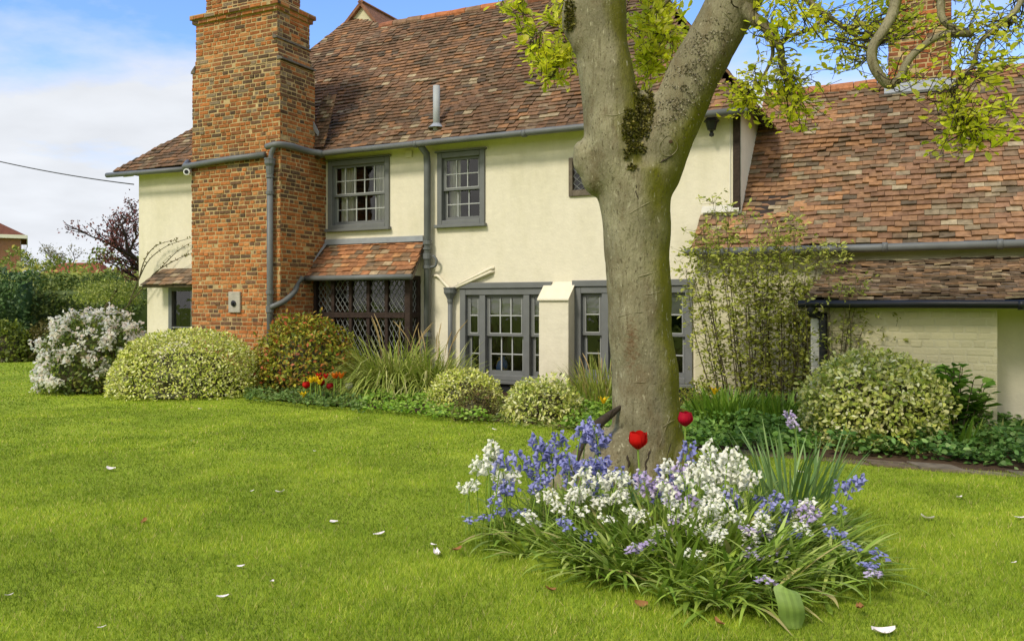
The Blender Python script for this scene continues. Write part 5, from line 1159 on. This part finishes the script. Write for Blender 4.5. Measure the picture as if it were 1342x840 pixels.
def make_bluebell(kind, seed):
    random.seed(seed); h = 1.0; o = empty('bluebell'); tag(o, BLab[kind], 'bluebell', BG[kind])
    nod = random.uniform(.02, .09); an = random.uniform(0, 6.28); H = .40
    q = smooth_path([(0, 0, 0), (nod * .1 * math.cos(an), nod * .1 * math.sin(an), H * .5), (nod * .5 * math.cos(an), nod * .5 * math.sin(an), H * .85), (nod * math.cos(an), nod * math.sin(an), H)], 6)
    mb = MB(); mb.tube(q, lerp_list([.0042, .0036, .0022], len(q)), 5); fl = MB(); nb = random.randint(9, 14)
    for i in range(nb):
        t = .62 + .38 * i / (nb - 1); p = q[min(int(t * (len(q) - 1)), len(q) - 1)].lerp(q[min(int(t * (len(q) - 1)) + 1, len(q) - 1)], (t * (len(q) - 1)) % 1); a = i * 2.4 + random.gauss(0, .3); L = .026 * (1.15 - .5 * (t - .62) / .38); side = Vector((math.cos(a), math.sin(a), .35)); e = p + side * L
        mb.tube([p, e], [.0012, .001], 3, cap=False); dn = Vector((math.cos(a) * .55, math.sin(a) * .55, -.8 if t < .95 else -.1)); bell(fl, e, dn, .027 * random.uniform(.9, 1.2) * (1 if t < .93 else .65), random.choice(BC[kind]))
    mb.build('stem', M['stem'], o); fl.build('flowers', M['petal'], o, True); return o
for k in BC: protos[k] = [make_bluebell(k, 100 + i * 7 + len(k)) for i in range(4)]
random.seed(11); used = set()
def put_bluebell(kind, px, py, Z):
    """px, py: the middle of the flower spike"""
    w = P(px, py, Z); H = max(.16, w.z + .06); src = random.choice(protos[kind])
    if src.name in used:
        r_ = src.copy(); SC.collection.objects.link(r_)
        for ch in src.children: c_ = ch.copy(); c_.parent = r_; SC.collection.objects.link(c_)
    else: used.add(src.name); r_ = src
    r_.location = (w.x, w.y, 0); k = H / .40; kk = .55 + .45 * k; r_.scale = (max(kk, .85), max(kk, .85), k); r_.rotation_euler = (random.gauss(0, .05), random.gauss(0, .07), random.uniform(0, 6.28))
def bunch(kind, px, py, rx, ry, n, Z, dz=.12):
    for i in range(n): put_bluebell(kind, px + random.gauss(0, rx * .5), py + random.gauss(0, ry * .5), Z + random.uniform(-dz, dz))
for a in (('white', 638, 612, 16, 25, 5, 5.05), ('white', 655, 622, 19, 25, 4, 5.0), ('white', 668, 640, 21, 22, 3, 4.95), ('white', 610, 646, 9, 8, 3, 5.0), ('white', 748, 656, 26, 25, 7, 4.75), ('white', 782, 664, 31, 30, 10, 4.7), ('white', 806, 648, 14, 22, 3, 4.75), ('white', 722, 668, 16, 19, 3, 4.7), ('white', 930, 622, 48, 30, 13, 4.8), ('white', 965, 640, 31, 28, 8, 4.75), ('white', 912, 674, 40, 42, 14, 4.5), ('white', 950, 690, 43, 36, 13, 4.45), ('white', 985, 716, 24, 30, 7, 4.35), ('white', 862, 692, 19, 25, 5, 4.5), ('white', 1056, 690, 19, 33, 4, 4.4), ('white', 940, 730, 14, 28, 2, 4.2),
          ('blue', 725, 612, 40, 29, 8, 4.95), ('blue', 745, 630, 40, 29, 7, 4.9), ('blue', 768, 582, 32, 22, 4, 5.3), ('blue', 742, 572, 13, 12, 2, 5.35), ('blue', 690, 640, 32, 26, 5, 4.85), ('blue', 658, 656, 30, 36, 6, 4.75), ('blue', 790, 622, 32, 33, 5, 4.95), ('blue', 905, 622, 27, 26, 3, 4.9), ('blue', 885, 612, 19, 19, 2, 5.0), ('blue', 1018, 684, 30, 29, 4, 4.5), ('blue', 1036, 690, 21, 29, 3, 4.45), ('blue', 1000, 672, 19, 22, 2, 4.6), ('blue', 1100, 664, 10, 26, 3, 4.6), ('blue', 1092, 716, 13, 19, 2, 4.3), ('blue', 1122, 730, 13, 16, 2, 4.2), ('blue', 1116, 760, 7, 9, 1, 4.05), ('blue', 1152, 772, 10, 8, 1, 3.95), ('blue', 900, 660, 27, 22, 2, 4.65),
          ('lilac', 872, 640, 21, 28, 7, 4.75), ('lilac', 882, 660, 21, 22, 5, 4.65), ('lilac', 1054, 668, 19, 28, 4, 4.5), ('lilac', 840, 716, 12, 33, 3, 4.35), ('lilac', 832, 732, 7, 11, 2, 4.2), ('lilac', 996, 712, 12, 16, 2, 4.3), ('lilac', 1013, 776, 4, 8, 1, 3.8), ('lilac', 1142, 812, 6, 5, 1, 3.7), ('lilac', 1044, 556, 9, 16, 2, 7.0), ('white', 700, 690, 20, 14, 3, 4.7), ('blue', 762, 706, 16, 12, 2, 4.4), ('white', 890, 738, 24, 16, 3, 4.2), ('lilac', 1000, 744, 20, 14, 3, 4.1), ('white', 930, 706, 30, 16, 5, 4.35), ('blue', 632, 690, 12, 8, 2, 4.7), ('white', 826, 690, 22, 16, 4, 4.55), ('blue', 960, 660, 30, 20, 4, 4.65), ('blue', 1010, 660, 16, 12, 3, 4.95)): bunch(*a)
# leaves of the clump
def clump():
    n = 2300; pg = np.array([(-.32, 4.95), (0, 4.35), (.33, 4.0), (.75, 3.62), (1.22, 3.57), (1.66, 3.82), (1.9, 4.4), (1.9, 5.2), (1.3, 5.7), (.5, 5.7), (-.1, 5.4)]); cen = np.array([.95, 4.65])
    ag = np.arctan2(pg[:, 1] - cen[1], pg[:, 0] - cen[0]); rd = np.hypot(pg[:, 0] - cen[0], pg[:, 1] - cen[1]); od = np.argsort(ag)
    # tufts: each bulb sends up a handful of leaves
    na = n // 9; a = rng.uniform(-np.pi, np.pi, na); rmax = np.interp(a, ag[od], rd[od], period=2 * np.pi) * .84; r = np.sqrt(rng.random(na)); a = np.repeat(a, 9); r = np.repeat(r, 9); rmax = np.repeat(rmax, 9); n = len(a)
    x = cen[0] + np.cos(a) * r * rmax + rng.normal(0, .018, n); y = cen[1] + np.sin(a) * r * rmax + rng.normal(0, .018, n)
    b = np.stack([x, y, np.full(n, -.005)], 1); out = np.stack([np.cos(a) * r, np.sin(a) * r], 1); edge = r
    th = np.arctan2(out[:, 1], out[:, 0]) + rng.normal(0, 1.0, n); ti = .22 + .75 * edge ** 2 * rng.uniform(.4, 1.2, n) + np.abs(rng.normal(0, .18, n)); d = np.stack([np.cos(th) * np.sin(ti), np.sin(th) * np.sin(ti), np.cos(ti)], 1)
    v, f, c = blades(b, d, rng.uniform(.22, .40, n), rng.uniform(.014, .028, n), pick([(4, s(142, 168, 62)), (4, s(162, 184, 74)), (2, s(118, 146, 50)), (2, s(182, 198, 104)), (.5, s(196, 186, 120))], n, .18), np.abs(rng.normal(.17, .12, n)), 7)
    v[:, 2] = np.maximum(v[:, 2], .008); o = np_obj('bluebell_leaves', v, f, c, M['leaf'], smooth=True); tag(o, 'mass of green strap leaves below the bluebells round the tree', 'leaves', kind='stuff')
clump()
tuft('daffodil_leaves', (P(1035, 0, 5.2).x, 5.2, 0), 95, .62, .019, [(4, s(120, 150, 84)), (3, s(142, 170, 104)), (2, s(98, 130, 66))], 'tall blue-green sheaf of daffodil leaves behind the right of the bluebells', 'plant', (.22, .16), .26, .06)
def broad_leaf():
    w = G(1040, 822); o = empty('broad_leaf', w); tag(o, 'single broad pale green tulip leaf at the front of the bluebells', 'leaf'); V = []; m, k = 8, 12
    for j in range(k + 1):
        t = j / k; hw = .056 * min(1, .62 + 1.6 * t) * (1 if t < .86 else (1 - ((t - .86) / .16) ** 2 * .8)); yy = -.02 * t + .10 * max(0, t - .45) ** 1.6
        for i in range(m + 1): u = -1 + 2 * i / m; V.append((u * hw - .03 * t, yy + .018 * (1 - u * u) * -1 + .006 * math.sin(t * 9), .175 * t - .05 * max(0, t - .8) - .012 * u * t))
    Fq = [(j * (m + 1) + i, j * (m + 1) + i + 1, (j + 1) * (m + 1) + i + 1, (j + 1) * (m + 1) + i) for j in range(k) for i in range(m)]
    np_obj('blade', V, Fq, np.array([np.array(s(138, 164, 80)) * (1 + .10 * math.sin((q % m) * 2.7) + random.uniform(-.05, .05) + (.12 if q // m > k - 3 else 0)) for q in range(len(Fq))]), M['leaf'], o, True)
broad_leaf()
# ------------------------------------------------------------------ fallen petals on the lawn
def petal_mesh(L, W, curl):
    V = []; m, k = 6, 8
    for j in range(k + 1):
        t = j / k; hw = W * .5 * math.sin(min(1, t * .86 + .1) * math.pi) ** .7
        for i in range(m + 1): u = -1 + 2 * i / m; V.append((L * (t - .5), u * hw, curl * ((2 * t - 1) ** 2 * .5 + u * u * .4) + .014))
    return V, [(j * (m + 1) + i, j * (m + 1) + i + 1, (j + 1) * (m + 1) + i + 1, (j + 1) * (m + 1) + i) for j in range(k) for i in range(m)]
PET = [(145, 620, .075, 'pale pink petal far out on the left of the lawn'), (367, 651, .062, 'round white petal on the middle of the lawn'), (438, 685, .062, 'small white petal between the round petal and the pinkish petal'), (497, 699, .075, 'pinkish curled petal on the lawn left of the bluebells'), (568, 714, .05, 'small white petal just beyond the left tip of the bluebell leaves'), (573, 728, .085, 'thin white petal edge-on at the left tip of the bluebell leaves'), (316, 743, .04, None), (292, 783, .055, 'crumpled white petal low on the left half of the lawn'), (252, 582, .03, None), (412, 592, .03, None), (331, 649, .03, None), (262, 537, .05, None), (356, 763, .03, None), (134, 823, .035, None), (12, 786, .035, None), (647, 566, .05, 'white petal on the lawn in front of the small brown shrub'),
       (1215, 682, .075, 'white petal on the right lawn below the stone edging'), (1258, 656, .06, 'curled white petal nearest the stone edging'), (1337, 684, .06, 'pale pink petal at the right edge of the lawn'), (1158, 831, .10, 'large white petal at the front right of the bluebells'), (1330, 741, .03, None), (970, 600, .06, 'white petal on the grass strip right of the trunk'), (1050, 623, .06, 'white petal behind the daffodil leaves')]
pm = simple('petal_white', s(238, 228, 224), .6, .2, .06, 30)
for i, (px, py, L, lab) in enumerate(PET):
    w = G(px, py); V, Fq = petal_mesh(L, L * random.uniform(.42, .6), L * random.uniform(.15, .4)); mb = MB(); mb.add(V, Fq); o = mb.build('petal', pm, None, True); o.location = (w.x, w.y, float(gz(w.x, w.y)) + .002); o.rotation_euler = (random.gauss(0, .15), random.gauss(0, .1), random.gauss(0, .6))
    tag(o, lab or 'tiny white petal scrap lying in the mown grass', 'petal', 'magnolia petals fallen on the lawn')
for px, py in ((600, 728), (720, 782), (840, 800), (1128, 806), (940, 826), (190, 690)):
    w = G(px, py); V, Fq = petal_mesh(.06, .035, .02); mb = MB(); mb.add(V, Fq); o = mb.build('dead_leaf', simple('dead_leaf', s(150, 108, 66), .8, .1, .2, 30), None, True); o.location = (w.x, w.y, .018); o.rotation_euler = (random.gauss(0, .3), random.gauss(0, .2), random.uniform(0, 6)); tag(o, 'curled brown dead leaf lying in the mown grass', 'dead leaf', 'dead leaves on the lawn')

# ------------------------------------------------------------------ the far left: hedges, trees and neighbours
def hedge(name, x0, x1, y0, y1, h, n, leaf, pal, label, amp=.14, round_=.3, catg='hedge', base=0, stem=True):
    o = empty(name, ((x0 + x1) / 2, (y0 + y1) / 2, base)); tag(o, label, catg); lx, ly = (x1 - x0) / 2, (y1 - y0) / 2; w = np.array([lx * 2 * h, lx * 2 * ly * 2 * .8, ly * h]); w /= w.sum()
    fsel = rng.choice(3, n, p=w); p = np.zeros((n, 3)); nr = np.zeros((n, 3)); u = rng.uniform(-1, 1, n); t = rng.random(n)
    a = fsel == 0; p[a] = np.stack([u[a] * lx, np.full(a.sum(), -ly), t[a] * h], 1); nr[a] = (0, -1, 0)
    a = fsel == 1; p[a] = np.stack([u[a] * lx, (t[a] * 2 - 1) * ly, np.full(a.sum(), h)], 1); nr[a] = (0, 0, 1)
    a = fsel == 2; sg = np.where(rng.random(a.sum()) < .5, -1, 1); p[a] = np.stack([sg * lx, (t[a] * 2 - 1) * ly, np.abs(u[a]) * h], 1); nr[a] = np.stack([sg, sg * 0, sg * 0], 1)
    ed = np.clip((p[:, 2] - h * (1 - round_)) / (h * round_), 0, 1) ** 2; p[:, 1] *= 1 - .35 * ed; p[:, 2] -= ed * np.abs(p[:, 1] / max(ly, .01)) ** 2 * h * .14
    k = np.array([noise.fractal(Vector(q) * 1.1 + Vector((x0, y0, 0)), .8, 2, 3) for q in p]); p += nr * (k * amp * 2 + rng.uniform(-.12, .02, n))[:, None]
    p[:, 2] = np.maximum(p[:, 2], .03); v, f, c = leafcloud(p, unit(nr + np.array([0, 0, .3])), leaf, pal, .55, .8); cm = MB(); cm.box(-lx + .28, lx - .28, -ly * .8, ly * .8, 0, h * .86)
    cv = np.array(cm.v); cf = np.array(cm.f); cc = pick(pal, len(cf), .1); v, f, c = cat([(v, f, c), (cv, cf, cc)]); np_obj('foliage', v, f, c, M['leaf'], o); return o
DK = [(4, s(108, 126, 56)), (3, s(84, 106, 50)), (3, s(134, 150, 70)), (1.5, s(170, 178, 96))]
hedge('hedge', -12.9, -9.0, 21.6, 23.2, 2.0, 9000, .10, DK, 'dark glossy evergreen hedge across the far end of the lawn', .18)
hedge('hedge', -17.5, -8.5, 26.0, 27.6, 2.75, 6500, .15, [(4, s(146, 158, 70)), (3, s(120, 136, 58)), (2, s(170, 178, 96)), (1, s(190, 176, 76))], 'taller pale green hedge behind the dark hedge', .3)
hedge('ivy_hedge', -14.6, -12.0, 20.6, 21.6, 2.25, 4200, .11, [(4, s(88, 118, 62)), (3, s(68, 96, 52)), (2, s(128, 152, 90))], 'block of dark ivy at the left edge of the garden', .12)
shrub('green_shrub', (P(8, 0, 20.2).x, 20.2, 0), (.62, .5, .98), 1900, .10, [(3, s(140, 152, 52)), (3, s(116, 130, 46)), (2, s(92, 106, 44))], 'rounded yellow-green shrub in front of the ivy at the left edge', amp=.14, low=-.1)
shrub('brown_shrub', (P(58, 0, 20.6).x, 20.6, 0), (.52, .45, .92), 1600, .08, [(3, s(118, 108, 52)), (3, s(96, 96, 46)), (2, s(134, 128, 68))], 'brownish shrub in front of the dark hedge near the ivy', amp=.14, low=-.1)
shrub('bronze_shrub', (P(112, 0, 21.0).x, 21.0, 0), (.4, .4, .75), 900, .08, [(3, s(120, 98, 50)), (3, s(104, 108, 50))], 'bronze-green shrub between the dark hedge and the white flowering shrub', amp=.14, low=-.1)
def standard_tree():
    b = P(140, 0, 17.5); b.z = 0; o = empty('topiary_tree', b); tag(o, 'small flat-topped yellow-green tree on a bent thin trunk behind the white flowers', 'tree'); mb = MB()
    q = smooth_path([(0, 0, -.02), (-.06, 0, .8), (-.03, 0, 1.25), (.12, 0, 1.5), (.2, 0, 1.7)], 6); mb.tube(q, lerp_list([.06, .05, .045, .035], len(q)), 8); mb.build('trunk', M['twig'], o, True)
    p, nr = dome_points(2400, (.68, .55, .34), 31, .12, 2.4, .5, -.5); p += np.array([.05, 0, 1.55]); v, f, c = leafcloud(p, nr, .055, [(3, s(158, 168, 72)), (3, s(130, 144, 58)), (2, s(178, 184, 98))], .5); np_obj('crown', v, f, c, M['leaf'], o)
standard_tree()
def climber():
    b = wld(X(184) - .12, -.25, 0); o = empty('climbing_rose', b, 0); tag(o, 'bare climbing rose canes arching across the left end of the wall', 'climber'); mb = MB(); cc = []; dd = []
    def pt(px, py, y): x, z = hl(px, py, y); return wld(x, y, z) - b
    for path in ([(150, 420), (168, 400), (190, 374), (212, 350), (232, 330), (250, 318)], [(168, 400), (182, 366), (196, 340), (220, 322), (250, 312)], [(182, 366), (190, 340), (205, 322), (232, 314)], [(190, 374), (205, 356), (236, 338), (251, 333)]):
        q = smooth_path([pt(px, py, -.22 + .03 * i) for i, (px, py) in enumerate(path)], 5); mb.tube(q, lerp_list([.013, .009, .004], len(q)), 5)
        for i in range(26): p = q[random.randrange(4, len(q))]; cc.append(tuple(p)); dd.append((random.gauss(0, 1), random.gauss(0, .6), random.gauss(.4, .7)))
    q = smooth_path([Vector((-.3, 0, 0)), Vector((-.28, 0, .6)), pt(150, 420, -.22)], 4); mb.tube(q, .014, 6)
    mb.build('stem', M['twig'], o); n = len(cc); v, f, c = leaf_arrays(np.array(cc), np.array(dd), unit(rng.normal(size=(n, 3))), .05, .028, pick([(2, s(120, 118, 60)), (1, s(140, 110, 70))], n), .1, 4); np_obj('leaves', v, f, c, M['leaf'], o)
climber()
def branch_tree(name, base, h, seed, label, nl, leaf, pal, spread=.5, levels=4, r0=.12, first=.3, upw=.35, catg='tree'):
    random.seed(seed); o = empty(name, base); tag(o, label, catg); tr = MB(); br = MB(); tips = []
    def grow(p, d, L, r, lev):
        q = [p]; cur = p; dd = d
        for k in range(4): dd = (dd + Vector((random.gauss(0, .16), random.gauss(0, .16), random.gauss(.05, .1)))).normalized(); cur = cur + dd * L / 4; q.append(cur)
        (tr if lev == 0 else br).tube(q, [r, r * .9, r * .8, r * .72, r * .62], 7 if lev < 2 else 4, cap=False)
        if lev >= levels: tips.extend(q[1:]); return
        for k in range(random.randint(3, 4) if lev else 5):
            a = random.uniform(0, 6.283); sp = spread * random.uniform(.7, 1.3); nd = (dd + Vector((math.cos(a) * sp, math.sin(a) * sp, upw * random.uniform(-.6, 1)))).normalized(); grow(q[random.choice([2, 3, 4, 4])], nd, L * random.uniform(.55, .8), r * .55, lev + 1)
        if lev >= levels - 1: tips.extend(q[2:])
    grow(Vector((0, 0, 0)), Vector((0, 0, 1)), h * first, r0, 0); tr.build('trunk', M['darktwig'], o, True); br.build('branches', M['darktwig'], o)
    if nl:
        t_ = np.array([tuple(x) for x in tips]); idx = rng.integers(0, len(t_), nl); p = t_[idx] + rng.normal(size=(nl, 3)) * leaf * 1.1; v, f, c = leafcloud(p, unit(rng.normal(size=(nl, 3))), leaf, pal, .6, 1.0); np_obj('crown', v, f, c, M['leaf'], o)
    return o
branch_tree('purple_leaved_tree', (P(246, 0, 25).x, 25, 0), 6.6, 5, 'purple-leaved tree with sparse dark red foliage beside the left end of the house', 3600, .085, [(4, s(140, 84, 78)), (3, s(84, 52, 52)), (2, s(130, 84, 74))], .75, 4, .14, .32, .25)
branch_tree('bare_tree', (P(76, 0, 85).x, 85, 0), 9.6, 9, 'domed nearly bare tree on the horizon behind the red roof', 1500, .2, [(3, s(140, 134, 100)), (2, s(156, 150, 116))], .8, 4, .22, .3, .35)
branch_tree('bare_tree', (P(36, 0, 70).x, 70, 0), 8.4, 12, 'slim nearly bare tree beside the neighbouring brick house', 60, .12, [(3, s(140, 130, 96))], .3, 3, .08, .4, .6)
def neighbour():
    b = P(27, 0, 48); b.z = 0; o = empty('neighbouring_house', b, R(30)); tag(o, 'red brick neighbouring house with a tiled hipped roof beyond the ivy', 'house'); k = 48 / F
    xr = 0; xl = xr - 9; ze = EYE + (HY - 309) * k; zt = EYE + (HY - 262) * k; dpt = 8
    mb = MB(); mb.box(xl, xr, 0, dpt, -.1, ze); m, nt, bb = newmat('neighbour_brick'); n = nt.nodes; l = nt.links; tx = n.new('ShaderNodeTexBrick'); tx.inputs['Scale'].default_value = 4.5; tx.inputs['Color1'].default_value = (*s(170, 104, 70, .8), 1); tx.inputs['Color2'].default_value = (*s(146, 88, 62, .8), 1); tx.inputs['Mortar'].default_value = (*s(170, 150, 120, .7), 1)
    tc = n.new('ShaderNodeTexCoord'); mp = n.new('ShaderNodeMapping'); mp.inputs['Rotation'].default_value = (R(90), 0, 0); l.new(tc.outputs['Object'], mp.inputs[0]); l.new(mp.outputs[0], tx.inputs['Vector']); l.new(tx.outputs[0], bb.inputs['Base Color']); mb.build('wall', m, o)
    e = .3; hx = 3.2; mb = MB(); A = [(xl - e, -e, ze), (xr + e, -e, ze), (xr + e, dpt + e, ze), (xl - e, dpt + e, ze), (xl + hx, dpt / 2, zt), (xr - hx, dpt / 2, zt)]
    mb.add(A, [(0, 1, 5, 4), (1, 2, 5), (2, 3, 4, 5), (3, 0, 4), (3, 2, 1, 0)]); mb.build('roof', simple('neighbour_tiles', s(128, 84, 66, .8), .9, .1, .2, 4, .8, 12), o)
    mb = MB(); mb.box(xl - e, xr + e, -e - .05, -e - .003, ze - .18, ze + .02); mb.box(xr + e + .003, xr + e + .05, -e, dpt + e, ze - .18, ze + .02); mb.build('fascia', M['whitepaint'], o)
    mb = MB(); xw = -24 * k * 1.15; mb.box(xw - 1.3, xw, -.06, -.003, EYE + (HY - 338) * k, EYE + (HY - 312) * k); w_ = mb.build('window', M['whitepaint'], o)
    mb = MB(); mb.box(xw - 1.2, xw - .1, -.07, -.062, EYE + (HY - 336) * k, EYE + (HY - 314) * k); mb.build('pane', M['black'], w_)
neighbour()
def far_roof():
    Zd = 60; k = Zd / F; b = P(88, 0, Zd); b.z = 0; o = empty('outbuilding', b); tag(o, 'low building with a hipped red tiled roof showing above the hedges', 'house')
    xl, xr = (32 - 88) * k, (128 - 88) * k; ze = EYE + (HY - 366) * k; zt = EYE + (HY - 342) * k; hx0, hx1 = (58 - 88) * k, (108 - 88) * k
    mb = MB(); mb.box(xl + .3, xr - .3, .3, 5, -.1, ze); mb.build('wall', simple('outbuilding_brick', s(150, 92, 70, .8), .9, .1, .2, 6), o)
    mb = MB(); A = [(xl, 0, ze), (xr, 0, ze), (xr, 5.3, ze), (xl, 5.3, ze), (hx0, 2.6, zt), (hx1, 2.6, zt)]; mb.add(A, [(0, 1, 5, 4), (1, 2, 5), (2, 3, 4, 5), (3, 0, 4), (3, 2, 1, 0)]); mb.build('roof', simple('red_tiles', s(156, 88, 66, .8), .9, .1, .25, 3, .6, 12), o)
far_roof()
# overhead cable to the house
mb = MB(); pA = P(-120, 180, 18.0); pB = wld(xL - .02, -.1, Zz(178, 243)); q = [pA.lerp(pB, i / 16) - Vector((0, 0, .22 * 4 * (i / 16) * (1 - i / 16) * .5)) for i in range(17)]
o = mb.tube(q, .012, 6); o = mb.build('overhead_cable', M['black']); tag(o, 'thin black overhead cable running to the left corner of the house', 'cable')
# garden behind the viewpoint, seen mirrored in the window glass
hedge('hedge', -26, 30, -16, -13.5, 4.2, 9000, .35, DK, 'tall dark hedge closing the garden on the side facing the windows', .5)
